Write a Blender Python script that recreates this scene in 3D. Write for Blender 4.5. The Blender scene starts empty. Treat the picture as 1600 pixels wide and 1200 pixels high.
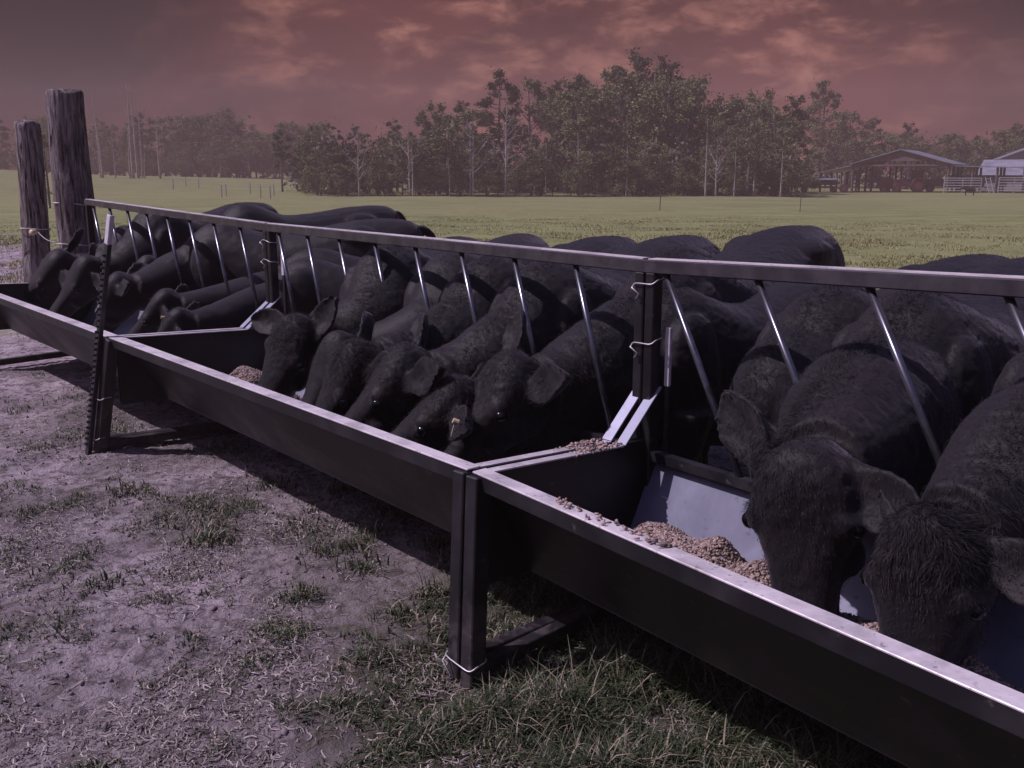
import bpy, bmesh, math, random
import numpy as np
from mathutils import Vector
rng = np.random.default_rng(7); random.seed(7)
S = bpy.context.scene; COL = S.collection
rad = math.radians
# ------------------------------------------------------------------ camera
FPX, CH, HZ = 1520.0, 1.62, 268.0          # focal length in photo pixels, eye height, horizon row
PIT = math.atan((600-HZ)/FPX)
cam = bpy.data.objects.new('camera', bpy.data.cameras.new('camera')); COL.objects.link(cam)
cam.data.sensor_width = 36; cam.data.lens = 36*FPX/1600
cam.data.clip_start = .05; cam.data.clip_end = 5000
cam.location = (0,0,CH); cam.rotation_euler = (math.pi/2-PIT,0,0)
S.camera = cam
# ------------------------------------------------------------------ light
S.view_settings.view_transform = 'Standard'; S.view_settings.look = 'None'
S.view_settings.exposure = 0.0; S.view_settings.gamma = 1
SUN = Vector((-.62,-.05,.78)).normalized()
sl = bpy.data.lights.new('sun','SUN'); sl.energy = 3.6; sl.angle = rad(.55); sl.color = (.98,.85,1.0)
so = bpy.data.objects.new('sun', sl); COL.objects.link(so)
so.rotation_euler = SUN.to_track_quat('Z','Y').to_euler()
SUN_EL = math.asin(SUN.z); SUN_AZ = math.atan2(SUN.x, SUN.y)
W = bpy.data.worlds.new('World'); S.world = W; W.use_nodes = True
class NT:
    def __init__(s, tree): s.t = tree; s.t.nodes.clear()
    def n(s, kind, ins=None, **kw):
        nd = s.t.nodes.new(kind)
        for k,v in kw.items(): setattr(nd,k,v)
        for k,v in (ins or {}).items():
            if isinstance(v, bpy.types.NodeSocket): s.t.links.new(v, nd.inputs[k])
            else: nd.inputs[k].default_value = v
        return nd
    def math(s, op, a, b=0.0, clamp=False):
        return s.n('ShaderNodeMath', {0:a,1:b}, operation=op, use_clamp=clamp).outputs[0]
    def noise(s, vec, scale, detail=4, rough=.55, dist=0):
        return s.n('ShaderNodeTexNoise', {'Vector':vec,'Scale':scale,'Detail':detail,'Roughness':rough,'Distortion':dist}).outputs['Fac']
    def mix(s, f, a, b, mode='MIX'):
        nd = s.n('ShaderNodeMix', data_type='RGBA', blend_type=mode)
        for i,v in ((0,f),(6,a),(7,b)):
            if isinstance(v, bpy.types.NodeSocket): s.t.links.new(v, nd.inputs[i])
            else: nd.inputs[i].default_value = v if i==0 else (*v[:3],1)
        return nd.outputs[2]
    def ramp(s, f, lo, hi, a=0.0, b=1.0):
        nd = s.n('ShaderNodeMapRange', {'Value':f,'From Min':lo,'From Max':hi,'To Min':a,'To Max':b}, interpolation_type='SMOOTHSTEP')
        return nd.outputs[0]
def make_world():
    t = NT(W.node_tree)
    g = t.n('ShaderNodeTexCoord').outputs['Generated']
    sx = t.n('ShaderNodeSeparateXYZ', {0:g})
    x,y,z = sx.outputs
    zz = t.math('ADD', t.math('MAXIMUM', z, 0), .16)
    pv = t.n('ShaderNodeCombineXYZ', {0:t.math('DIVIDE',x,zz),1:t.math('DIVIDE',y,zz),2:0.0}).outputs[0]
    q1 = t.n('ShaderNodeMapping', {'Vector':g,'Scale':(2.6,2.6,6.5),'Location':(.4,.2,.1)}).outputs[0]
    n1 = t.noise(q1, 1.3, 6, .58, .5)
    q2 = t.n('ShaderNodeMapping', {'Vector':g,'Scale':(11,11,26),'Rotation':(0,.25,0),'Location':(1.3,2.1,.6)}).outputs[0]
    n2 = t.noise(q2, 1.15, 9, .62, .25)
    # warm break in the overcast, ahead and a little right
    gl = t.n('ShaderNodeVectorMath', {0:g,1:Vector((.07,.985,.09)).normalized()}, operation='DOT_PRODUCT').outputs['Value']
    glow = t.ramp(gl, .90, 1.0)
    low = t.ramp(z, .15, .02)
    dark, red, lite = (.007,.003,.003), (.17,.045,.036), (.60,.26,.19)
    f1 = t.math('ADD', t.math('MULTIPLY', low, t.ramp(x,-.55,.1,.12,.45)), t.math('MULTIPLY', glow, .42))
    f1 = t.math('ADD', f1, t.math('MULTIPLY', t.math('SUBTRACT', n1, .47), 1.5), True)
    c = t.mix(f1, dark, red)
    brk = t.math('MULTIPLY', t.math('MULTIPLY',t.ramp(n2, .46, .72),t.ramp(n1,.34,.58)), t.math('ADD', t.math('MULTIPLY', t.ramp(gl,.90,.997), .62), .03))
    c = t.mix(brk, c, lite)
    sky = t.n('ShaderNodeTexSky', sky_type='NISHITA', sun_disc=False, sun_elevation=SUN_EL, sun_rotation=SUN_AZ).outputs[0]
    sk = t.mix(1.0, sky, (.098,.074,.098), 'MULTIPLY')     # nishita at about 0.1, dulled by the high cloud
    sk = t.mix(1.0, sk, t.mix(t.ramp(n1,.3,.7),(.6,.6,.6),(1.3,1.3,1.3)), 'MULTIPLY')
    c = t.mix(t.ramp(z,.22,.6), c, sk)
    bg = t.n('ShaderNodeBackground', {'Color':c,'Strength':1.0})
    t.n('ShaderNodeOutputWorld', {'Surface':bg.outputs[0]})
make_world()
# ------------------------------------------------------------------ frames
def unit(a): a = np.array(a,float); return a/np.linalg.norm(a)
_fw = np.array([0,math.cos(PIT),-math.sin(PIT)]); _up = np.array([0,math.sin(PIT),math.cos(PIT)])
def gp(px, py, z=None, d=None):             # viewpoint sight line met with a height, or with a distance ahead
    r = _fw + np.array([1.,0,0])*(px-800)/FPX - _up*(py-600)/FPX
    t = (z-CH)/r[2] if d is None else d/r[1]
    return np.array([0,0,CH]) + r*t
OA = np.array([-.125,2.936,0.]); UR = unit([2.158,-2.52,0]); UB = np.array([-UR[1],UR[0],0])
def TR(s,t,z=0.): return OA + UR*s + UB*t + np.array([0,0,z])
def toST(P): q = P-OA; return q@UR, q@UB
HT = [(-40,2.3),(-29,2.2),(-22,.9),(-16,.5),(-12.5,.3),(-10,-.7),(0,-.9),(10,-.85),(20,-.8),(40,-.5)]
def smooth(a,b,x):
    t = np.clip((x-a)/(b-a),0,1); return t*t*(3-2*t)
def hsh(ix,iy,iz=0):
    h = (ix*374761393 + iy*668265263 + iz*2147483647 + 1013904223) & 0xffffffff
    h = ((h ^ (h>>13))*1274126177) & 0xffffffff
    return ((h ^ (h>>16)) & 0xffff)/65535.0
def vnoise(x,y):
    xi=np.floor(x).astype(np.int64); yi=np.floor(y).astype(np.int64); fx=x-xi; fy=y-yi
    fx=fx*fx*(3-2*fx); fy=fy*fy*(3-2*fy)
    return (hsh(xi,yi)*(1-fx)+hsh(xi+1,yi)*fx)*(1-fy)+(hsh(xi,yi+1)*(1-fx)+hsh(xi+1,yi+1)*fx)*fy-.5
def fbm(x,y,o=4):
    v=0; a=1
    for i in range(o): v=v+a*vnoise(x*2**i+17*i,y*2**i-9*i); a*=.5
    return v
def vn3(p):
    i=np.floor(p).astype(np.int64); f=p-i; f=f*f*(3-2*f); r=0
    for dx in (0,1):
        for dy in (0,1):
            for dz in (0,1):
                w=(f[:,0] if dx else 1-f[:,0])*(f[:,1] if dy else 1-f[:,1])*(f[:,2] if dz else 1-f[:,2])
                r=r+w*hsh(i[:,0]+dx,i[:,1]+dy,i[:,2]+dz)
    return r-.5
def ground_z(x,y,micro=True):
    x=np.asarray(x,float); y=np.asarray(y,float)
    d=np.hypot(x,y); az=np.degrees(np.arctan2(x,y))
    far=np.interp(az,[a for a,_ in HT],[h for _,h in HT])
    near=-.9*smooth(14,100,d)
    z=near*(1-smooth(95,185,d))+far*smooth(95,185,d)
    z=z+fbm(x*.06,y*.06,3)*.22*smooth(8,30,d)
    if micro:
        m=(1-smooth(9,22,d))
        z=z+m*(fbm(x*1.3,y*1.3,3)*.022+fbm(x*6,y*6,3)*.016+np.abs(fbm(x*17,y*17,2))*.020+fbm(x*38,y*38,2)*.006)
        s=(x-OA[0])*UR[0]+(y-OA[1])*UR[1]; t=(x-OA[0])*UB[0]+(y-OA[1])*UB[1]
        z=z+smooth(6,14,d)*fbm(x*1.1,y*1.1,3)*.05*(1-smooth(40,90,d))
    return z
def grassiness(x,y):
    s=(x-OA[0])*UR[0]+(y-OA[1])*UR[1]; t=(x-OA[0])*UB[0]+(y-OA[1])*UB[1]
    n=fbm(x*1.1+3,y*1.1,4)*.9+fbm(x*5,y*5,2)*.35
    right=smooth(-1.2,.25,s)*smooth(-.95,-.25,t)
    mid=smooth(-2.9,-1.7,s)*smooth(-.75,-.1,t)*(1-smooth(-.2,1,s))*.62
    g=np.maximum(np.maximum(right,mid), .20+.12*smooth(-2.4,-1,s))
    g=g+n*.62
    g=g*(1-smooth(.45,.9,t)*(1-smooth(3.5,5,t)))
    g=np.where(t>3.5,smooth(3.5,5,t),g)
    # trampled patch under the far trough, grass again beyond the corner posts
    g=np.where((s<-6.5)&(t<.9), smooth(-7.5,-10,s)*.9, g)
    return np.clip(g,0,1)
# ------------------------------------------------------------------ object helpers
def empty(name, loc=(0,0,0), rz=0):
    o=bpy.data.objects.new(name,None); COL.objects.link(o); o.location=[float(v) for v in loc]; o.rotation_euler=(0,0,rz); o.empty_display_size=.2
    return o
def tag(o,label=None,cat=None,group=None,kind=None):
    if label: o['label']=label
    if cat: o['category']=cat
    if group: o['group']=group
    if kind: o['kind']=kind
    return o
class MB:
    def __init__(s): s.v=[]; s.f=[]; s.n=0
    def add(s,v,f):
        s.v.append(np.asarray(v,float)); s.f += [tuple(i+s.n for i in q) for q in f]; s.n+=len(v); return s
    def frustum(s,c0,c1,a,b,sx0,sy0,sx1=None,sy1=None):  # bar with rectangular section from c0 to c1
        sx1=sx0 if sx1 is None else sx1; sy1=sy0 if sy1 is None else sy1
        v=[]
        for c,x,y in ((c0,sx0,sy0),(c1,sx1,sy1)):
            for i,j in ((-1,-1),(1,-1),(1,1),(-1,1)): v.append(np.array(c)+np.array(a)*x/2*i+np.array(b)*y/2*j)
        return s.add(v,[(3,2,1,0),(4,5,6,7),(0,1,5,4),(1,2,6,5),(2,3,7,6),(3,0,4,7)])
    def bar(s,p,q,w,h=None,up=(0,0,1)):
        p=np.array(p,float); q=np.array(q,float); d=unit(q-p); up=np.array(up,float)
        if abs(d@up)>.98: up=UB
        a=unit(np.cross(d,up)); b=np.cross(a,d)
        return s.frustum(p,q,a,b,w,h or w)
    def box(s,c,sx,sy,sz,rz=0):
        ca,sa=math.cos(rz),math.sin(rz)
        return s.frustum(np.array(c)-[0,0,sz/2],np.array(c)+[0,0,sz/2],(ca,sa,0),(-sa,ca,0),sx,sy)
    def tube(s,pts,r,n=8,caps=True):
        pts=np.array(pts,float); m=len(pts); r=np.broadcast_to(np.array(r,float),(m,))
        ref=np.array([0,0,1.]); v=[]; a=None
        for i in range(m):
            d=unit(pts[min(i+1,m-1)]-pts[max(i-1,0)])
            if a is None:
                rf=ref if abs(d@ref)<.9 else np.array([1.,0,0]); a=unit(np.cross(d,rf))
            a=unit(a-d*(a@d)); b=np.cross(d,a)
            for k in range(n):
                th=2*math.pi*k/n; v.append(pts[i]+r[i]*(a*math.cos(th)+b*math.sin(th)))
        f=[(i*n+k,i*n+(k+1)%n,(i+1)*n+(k+1)%n,(i+1)*n+k) for i in range(m-1) for k in range(n)]
        if caps: f+= [tuple(range(n-1,-1,-1)), tuple((m-1)*n+k for k in range(n))]
        return s.add(v,f)
    def plate(s,poly,th):                       # planar polygon given thickness th along its normal
        p=np.array(poly,float); nrm=unit(np.cross(p[1]-p[0],p[2]-p[0])); k=len(p)
        v=np.concatenate([p-nrm*th/2,p+nrm*th/2])
        return s.add(v,[tuple(range(k-1,-1,-1)),tuple(range(k,2*k))]+[(i,(i+1)%k,k+(i+1)%k,k+i) for i in range(k)])
    def mesh(s,name):
        m=bpy.data.meshes.new(name); m.from_pydata(np.concatenate(s.v).tolist(),[],s.f); m.update(); return m
    def build(s,name,mat,parent=None,bevel=0,smooth_=False):
        m=s.mesh(name)
        if bevel:
            bm=bmesh.new(); bm.from_mesh(m); bmesh.ops.recalc_face_normals(bm,faces=bm.faces)
            es=[e for e in bm.edges if len(e.link_faces)==2 and e.calc_face_angle(0)>.6]
            bmesh.ops.bevel(bm,geom=es,offset=bevel,segments=1,affect='EDGES',clamp_overlap=True); bm.to_mesh(m); bm.free()
        if smooth_: m.polygons.foreach_set('use_smooth',[True]*len(m.polygons))
        m.materials.append(mat)
        o=bpy.data.objects.new(name,m); COL.objects.link(o)
        if parent: o.parent=parent
        return o
def fast_mesh(name,v,k,faces=None,idx=None,attrs=None,mats=()):
    """v (n,3); every face has k corners, faces (m,k) or consecutive"""
    m=bpy.data.meshes.new(name); n=len(v)
    if faces is None: faces=np.arange(n).reshape(-1,k)
    m.vertices.add(n); m.vertices.foreach_set('co',np.ascontiguousarray(v,np.float32).ravel())
    nf=len(faces); m.loops.add(nf*k); m.loops.foreach_set('vertex_index',np.ascontiguousarray(faces,np.int32).ravel())
    m.polygons.add(nf); m.polygons.foreach_set('loop_start',np.arange(0,nf*k,k,dtype=np.int32))
    m.update(calc_edges=True)
    for nm,a in (attrs or {}).items():
        at=m.attributes.new(nm,'FLOAT','POINT'); at.data.foreach_set('value',np.ascontiguousarray(a,np.float32))
    for x in mats: m.materials.append(x)
    return m
def link(name,mesh,parent=None):
    o=bpy.data.objects.new(name,mesh); COL.objects.link(o)
    if parent: o.parent=parent
    return o
# ------------------------------------------------------------------ materials
def mat(name, fn):
    m=bpy.data.materials.new(name); m.use_nodes=True; t=NT(m.node_tree)
    p=t.n('ShaderNodeBsdfPrincipled'); fn(t,p)
    t.n('ShaderNodeOutputMaterial',{'Surface':p.outputs[0]}); return m
def setp(t,p,**kw):
    for k,v in kw.items():
        k=k.replace('_',' ')
        if isinstance(v,bpy.types.NodeSocket): t.t.links.new(v,p.inputs[k])
        else: p.inputs[k].default_value = (*v,1) if (isinstance(v,tuple) and len(v)==3) else v
def bump(t,h,st,dist=.01,nrm=None):
    i={'Height':h,'Strength':st,'Distance':dist}
    if nrm: i['Normal']=nrm
    return t.n('ShaderNodeBump',i).outputs[0]
def objv(t): return t.n('ShaderNodeTexCoord').outputs['Object']
def attr(t,n): return t.n('ShaderNodeAttribute',attribute_name=n).outputs['Fac']
def simple(name,c,c2=None,scale=8,rough=.5,metal=0,b=0.0,spec=.5):
    def fn(t,p):
        v=objv(t); n=t.noise(v,scale,5,.6)
        setp(t,p,Base_Color=t.mix(t.ramp(n,.3,.7),c,c2 or tuple(x*.7 for x in c)),Roughness=t.ramp(n,.2,.8,rough*.8,min(1,rough*1.2)),Metallic=metal,Specular_IOR_Level=spec)
        if b: setp(t,p,Normal=bump(t,n,b))
    return mat(name,fn)
def m_paint(t,p):       # black trough enamel with dust and scratches
    v=objv(t); n=t.noise(v,3,6,.65,.3); n2=t.noise(v,60,3,.5)
    st=t.n('ShaderNodeMapping',{'Vector':v,'Scale':(6,6,60)}).outputs[0]; sc=t.noise(st,3,4,.7)
    d=t.ramp(n,.42,.72,0,.8)
    c=t.mix(d,(.010,.009,.012),(.042,.037,.044)); c=t.mix(t.ramp(sc,.66,.78,0,.22),c,(.09,.08,.09)); zz=t.n('ShaderNodeSeparateXYZ',{0:v}).outputs[2]; mm=t.noise(v,11,6,.7,.5); c=t.mix(t.math('MULTIPLY',t.ramp(zz,.50,.02),t.ramp(mm,.46,.66,0,.5)),c,(.12,.097,.10)); c=t.mix(t.ramp(t.noise(v,23,3,.5),.68,.74,0,.5),c,(.12,.10,.105))
    setp(t,p,Base_Color=c,Roughness=t.math('ADD',t.ramp(n,.3,.7,.34,.55),t.math('MULTIPLY',n2,.08)),Specular_IOR_Level=.45,Normal=bump(t,n,.12,.02))
def m_worn_lit(t,p):        # top steel polished by necks, dusted with feed; its paleness also paints the sunlit rail top
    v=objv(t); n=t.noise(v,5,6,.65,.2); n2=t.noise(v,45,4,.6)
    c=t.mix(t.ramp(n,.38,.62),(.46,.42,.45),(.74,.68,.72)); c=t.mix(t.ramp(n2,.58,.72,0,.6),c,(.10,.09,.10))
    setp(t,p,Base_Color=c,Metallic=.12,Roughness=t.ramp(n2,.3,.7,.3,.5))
def m_pan(t,p):         # inside of the pan: dusty paint with the sky's blue-grey sheen put into its colour
    v=objv(t); n=t.noise(v,2.5,6,.65,.4); n2=t.noise(v,30,4,.6)
    c=t.mix(t.ramp(n,.35,.7),(.15,.155,.215),(.24,.25,.335)); c=t.mix(t.ramp(n2,.6,.75,0,.5),c,(.05,.05,.065))
    setp(t,p,Base_Color=c,Roughness=.5,Specular_IOR_Level=.5,Normal=bump(t,n,.1,.02))
def m_cow(t,p):
    v=objv(t); n=t.noise(v,5,4,.6); f=t.n('ShaderNodeMapping',{'Vector':v,'Scale':(60,260,110)}).outputs[0]
    h=t.noise(f,1,5,.7,.8); h2=t.noise(v,34,4,.6,.7)
    c=t.mix(t.ramp(n,.45,.75),(.0085,.0072,.0092),(.017,.0115,.0125)); c=t.mix(t.ramp(h,.5,.8,0,.5),c,(.022,.019,.024))
    setp(t,p,Base_Color=c,Roughness=.60,Specular_IOR_Level=.26,Sheen_Weight=.15,Sheen_Roughness=.45,Sheen_Tint=(.85,.78,.95),
         Normal=bump(t,h2,.10,.012,bump(t,h,.28,.006)))
def m_hair(t,p):
    a=attr(t,'tint')
    setp(t,p,Base_Color=t.mix(a,(.008,.007,.009),(.055,.044,.050)),Roughness=.65,Specular_IOR_Level=.2)
def m_wood(t,p):        # weathered round post
    v=objv(t); st=t.n('ShaderNodeMapping',{'Vector':v,'Scale':(9,9,1.2)}).outputs[0]
    n=t.noise(st,3.2,8,.68,.6); cr=t.noise(t.n('ShaderNodeMapping',{'Vector':v,'Scale':(14,14,1.0)}).outputs[0],2.2,5,.6,.9)
    big=t.noise(v,3.5,4,.6)
    c=t.mix(t.ramp(n,.3,.68),(.085,.066,.070),(.46,.395,.415)); c=t.mix(t.ramp(cr,.56,.64),c,(.030,.019,.019)); c=t.mix(t.ramp(big,.5,.7,0,.6),c,(.15,.10,.095))
    h=t.math('SUBTRACT',n,t.math('MULTIPLY',t.ramp(cr,.54,.66),.9))
    setp(t,p,Base_Color=c,Roughness=.9,Specular_IOR_Level=.2,Normal=bump(t,h,1.0,.06))
def m_ground(t,p):
    v=objv(t); g=attr(t,'grass'); far=attr(t,'far')
    n=t.noise(v,1.7,8,.62,.3); n2=t.noise(v,14,7,.65,.4); n3=t.noise(v,70,5,.6)
    dirt=t.mix(t.ramp(n,.3,.7),(.22,.182,.205),(.50,.42,.465)); dirt=t.mix(t.ramp(n2,.45,.62,0,.8),dirt,(.085,.066,.075)); dirt=t.mix(t.ramp(n3,.55,.7,0,.6),dirt,(.46,.39,.41))
    turf=t.mix(t.ramp(n2,.35,.65),(.028,.030,.018),(.085,.080,.045))
    w=t.n('ShaderNodeMapping',{'Vector':v,'Scale':(.35,1.1,1)}).outputs[0]
    m1=t.noise(w,.55,6,.6,.3); m2=t.noise(w,5.5,6,.7,.4); m3=t.noise(v,.035,3,.5)
    fld=t.mix(t.ramp(m1,.35,.65),(.165,.185,.080),(.25,.265,.12)); fld=t.mix(t.ramp(m3,.4,.6,0,.5),fld,(.25,.25,.11)); fld=t.mix(t.ramp(m2,.54,.66,0,.8),fld,(.090,.095,.038))
    c=t.mix(g,dirt,t.mix(far,turf,fld))
    h=t.math('ADD',t.math('MULTIPLY',n2,.6),t.math('MULTIPLY',n3,.35))
    setp(t,p,Base_Color=c,Roughness=.95,Specular_IOR_Level=.15,Normal=bump(t,t.mix(far,h,m2),.9,.05))
def m_blade(t,p):
    a=attr(t,'tint'); b=attr(t,'dry')
    c=t.mix(a,(.018,.029,.014),(.080,.105,.046)); c=t.mix(b,c,(.36,.30,.23))
    setp(t,p,Base_Color=c,Roughness=.55,Specular_IOR_Level=.4)
def m_straw(t,p):
    a=attr(t,'tint'); setp(t,p,Base_Color=t.mix(a,(.10,.075,.07),(.50,.43,.41)),Roughness=.7)
def m_pellet(t,p):
    a=attr(t,'tint'); setp(t,p,Base_Color=t.mix(a,(.11,.072,.060),(.46,.345,.315)),Roughness=.75)
def leafmat(name,c0,c1):
    def fn(t,p):
        a=attr(t,'tint'); oi=t.n('ShaderNodeObjectInfo').outputs['Random']
        c=t.mix(a,c0,c1); c=t.mix(t.math('MULTIPLY',oi,.45),c,(.075,.055,.035))
        setp(t,p,Base_Color=c,Roughness=.8,Specular_IOR_Level=.15)
    return mat(name,fn)
def m_tin(t,p):
    v=objv(t); w=t.n('ShaderNodeTexWave',{'Vector':v,'Scale':2.2,'Distortion':0},wave_type='BANDS',bands_direction='Y').outputs['Fac']
    n=t.noise(v,.8,5,.6)
    setp(t,p,Base_Color=t.mix(t.ramp(n,.3,.7),(.24,.245,.30),(.36,.37,.44)),Metallic=.4,Roughness=.45,Normal=bump(t,w,.4,.05))
M=dict(paint=mat('black_enamel',m_paint),worn_lit=mat('worn_lit_steel',m_worn_lit),pan=mat('pan_dust_sheen',m_pan),cow=mat('black_hide',m_cow),hair=mat('black_hair',m_hair),
 wood=mat('weathered_wood',m_wood),ground=mat('pasture_soil',m_ground),blade=mat('grass_blade',m_blade),straw=mat('dry_straw',m_straw),pellet=mat('feed_pellet',m_pellet),
 bar=simple('bar_steel',(.20,.20,.235),(.09,.09,.11),12,.26,.8),clod=simple('dry_clod',(.26,.21,.235),(.13,.10,.115),30,.95),rail=simple('rail_paint',(.075,.068,.080),(.038,.034,.042),10,.28,.2),
 flange=simple('sky_sheen_flange',(.40,.41,.52),(.30,.31,.40),14,.42,.3),  # lavender base colour paints sky glare onto the glossy black flange
 wire=simple('galvanised_wire',(.62,.60,.64),(.5,.48,.5),30,.4,.4),white=simple('white_paint',(.66,.63,.70),(.5,.47,.53),25,.5),
 post=simple('post_steel',(.06,.055,.07),(.03,.028,.035),18,.4,.4),eye=simple('eye_gloss',(.006,.005,.006),(.004,.004,.004),5,.08),
 tagm=simple('tag_plastic',(.70,.58,.38),(.62,.5,.32),20,.5),horn=simple('hoof',(.03,.025,.024),(.02,.016,.016),20,.5),
 bark=simple('bark',(.16,.135,.13),(.075,.06,.058),3,.9),pale=simple('pale_bark',(.40,.35,.36),(.24,.20,.21),3,.9),
 leafd=leafmat('needle_leaf',(.045,.058,.028),(.135,.150,.065)),leafm=leafmat('broad_leaf',(.085,.110,.048),(.25,.28,.125)),leafl=leafmat('spring_leaf',(.12,.14,.06),(.30,.31,.14)),
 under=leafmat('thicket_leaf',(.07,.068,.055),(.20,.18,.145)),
 tin=mat('roof_tin',m_tin),timber=simple('barn_timber',(.17,.125,.12),(.10,.07,.07),5,.9),red=simple('red_paint',(.17,.030,.034),(.10,.020,.024),4,.5),
 black=simple('black_rubber',(.02,.02,.02),(.012,.012,.012),8,.7),glass=simple('cab_glass',(.02,.025,.03),(.015,.018,.02),3,.1),gate=simple('gate_tube',(.50,.48,.54),(.38,.36,.42),6,.45,.3),
 siding=simple('grey_siding',(.27,.25,.27),(.20,.18,.20),2,.7),wht=simple('white_panel',(.55,.53,.57),(.42,.4,.44),3,.6))
# ------------------------------------------------------------------ ground
def build_ground():
    rr=np.concatenate([np.geomspace(.6,9,330),np.geomspace(9.1,120,200),np.geomspace(125,1500,40)])
    aa=np.radians(np.concatenate([np.linspace(-180,-42,40)[:-1],np.linspace(-42,42,460),np.linspace(42,180,40)[1:]]))
    Rr,Aa=np.meshgrid(rr,aa,indexing='ij'); x=Rr*np.sin(Aa); y=Rr*np.cos(Aa); z=ground_z(x,y)
    v=np.stack([x,y,z],-1).reshape(-1,3); nr,na=len(rr),len(aa)
    i=np.arange(nr*na).reshape(nr,na)
    f=np.stack([i[:-1,:-1],i[1:,:-1],i[1:,1:],i[:-1,1:]],-1).reshape(-1,4)[:, ::-1]
    xf,yf=x.ravel(),y.ravel(); g=grassiness(xf,yf); d=np.hypot(xf,yf)
    s,t=toST(v)
    far=np.maximum(smooth(2.5,4.5,t),smooth(-7.2,-9,s))
    m=fast_mesh('ground',v,4,f,attrs={'grass':g,'far':far},mats=[M['ground']])
    m.polygons.foreach_set('use_smooth',np.ones(len(f),bool))
    o=link('ground',m); tag(o,kind='structure')
    m.update()
    return o
build_ground()
# ------------------------------------------------------------------ feed troughs
JF=[np.array([-4.46,7.93,.72]),np.array([-2.283,5.456,.70]),np.array([-.125,2.936,.70]),np.array([1.825,.276,.70])]
JB=[np.array([-4.46,7.93,0]),np.array([-2.45,5.545,0]),np.array([-.15,2.883,0]),np.array([1.82,.26,0])]   # feet of the front legs
JP=[np.array([-3.68,8.57,1.385]),np.array([-1.507,6.103,1.305]),np.array([.49,3.479,1.315]),np.array([2.535,.889,1.42])]
def lerp(a,b,t): return a+(b-a)*t
def trough(k,label):
    FL,FR,PL,PR=JF[k],JF[k+1],JP[k],JP[k+1]
    L=np.linalg.norm((FR-FL)[:2]); g=.014/L                # each trough stops short of its neighbour
    ux=unit((FR-FL)*[1,1,0])
    def P(s,t,z):
        s=g+s*(1-2*g); f=lerp(FL,FR,s); p=lerp(PL,PR,s); q=f+(p-f)*t
        dz=lerp(FL[2]-.70,FR[2]-.70,s); return np.array([q[0],q[1],z+dz])
    def rail(s): q=P(s,1.0,0); q[2]=lerp(PL[2],PR[2],g+s*(1-2*g)); return q
    base=lerp(P(.5,.5,0),P(.5,.5,0),0); base[2]=0
    root=empty('feed_trough',base); tag(root,label,'trough','black steel feed troughs in a row')
    def mb(): return MBo(base)
    m=mb(); m.plate([P(0,.03,.69),P(1,.03,.69),P(1,.30,.30),P(0,.30,.30)],.005); m.build('front_panel',M['paint'],root)
    m=mb(); m.plate([P(.0,.297,.30),P(1,.297,.30),P(1,.86,.30),P(0,.86,.30)],.004); m.build('pan_floor',M['pan'],root)
    m=mb(); m.plate([P(.006,.86,.302),P(.994,.86,.302),P(.994,1.03,.575),P(.006,1.03,.575)],.005)
    m.bar(P(.006,1.035,.577),P(.994,1.035,.577),.012,.02); m.build('back_panel',M['pan'],root)
    # rolled top of the front panel: bright worn plate above, dark lip below it
    m=mb(); m.plate([P(0,-.012,.700),P(1,-.012,.700),P(1,.055,.700),P(0,.055,.700)],.006); m.build('rim',M['worn_lit'],root,bevel=.0015)
    m=mb(); m.plate([P(0,-.010,.696),P(1,-.010,.696),P(1,-.006,.650),P(0,-.006,.650)],.004); m.bar(P(0,.052,.690),P(1,.052,.690),.008,.014); m.build('rim_lip',M['paint'],root)
    for e in (0,1):
        sg=1 if e==0 else -1
        m=mb(); m.plate([P(e,.03,.694),P(e,.80,.66),P(e,1.0,.64),P(e,1.0,.30),P(e,.03,.305)],.005); ep=m.build('end_panel',M['paint'],root)
        o=ux*.017*sg
        m=mb(); a,b=P(e,.02,.699),P(e,.80,.666); m.plate([a,b,b+ux*.038*sg,a+ux*.038*sg],.005); m.build('end_rim',M['worn_lit'],root)
        m=mb(); c=P(e,1.03,.855); w=ux*.046*sg; m.plate([b+[0,0,.004],c,c+w,b+w+[0,0,.004]],.006); m.build('flange',M['flange'],root,bevel=.001)
        m=mb(); m.bar(P(e,.80,.655),P(e,1.02,.645),.022,.022); m.build('shelf_angle',M['paint'],root)
        fb=JB[k+e]+ux*.037*sg; ft=P(e,.0,.692)+ux*.021*sg
        m=mb(); m.bar(fb-[0,0,.03],ft,.056,.062,up=UB); m.build('front_leg',M['paint'],root,bevel=.004)
        pb=P(e,1.0,0)+ux*.012*sg; pt=rail(e)+ux*.012*sg; pb[2]=-.03
        m=mb(); m.bar(pb,pt-[0,0,.046],.042,.050,up=UB); m.build('back_post',M['paint'],root,bevel=.004)
        m=mb(); m.bar(fb+[0,0,.05],P(e,.98,.055),.05,.05); m.build('skid',M['paint'],root,bevel=.003)
    m=mb(); m.bar(rail(-.006)-[0,0,.024],rail(1.006)-[0,0,.024],.050,.048); m.build('top_rail',M['rail'],root,bevel=.004)
    m=mb(); a,b=rail(.0)+[0,0,.0025],rail(1.)+[0,0,.0025]; w=np.array([-ux[1],ux[0],0])*.021; m.plate([a-w,b-w,b+w,a+w],.004); m.build('rail_sun_line',M['worn_lit'],root)  # pale strip puts the sunlit line along the rail top into colour
    m=mb(); m.bar(P(0,1.0,.60),P(1,1.0,.60),.035,.035); m.build('lower_rail',M['paint'],root)
    for i in range(8):
        s=(.038,.038,.020)[k]+.1205*i; a=rail(s)-[0,0,.044]; h=a[2]-.60; q=P(min(s+(.36,.36,.56)[k]*h/L,.985),1.0,.60); q[2]=.60
        m=mb(); m.tube([a,q],.0122,12); m.build('slant_bar',M['bar'],root,smooth_=True)
    return root,P
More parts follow.
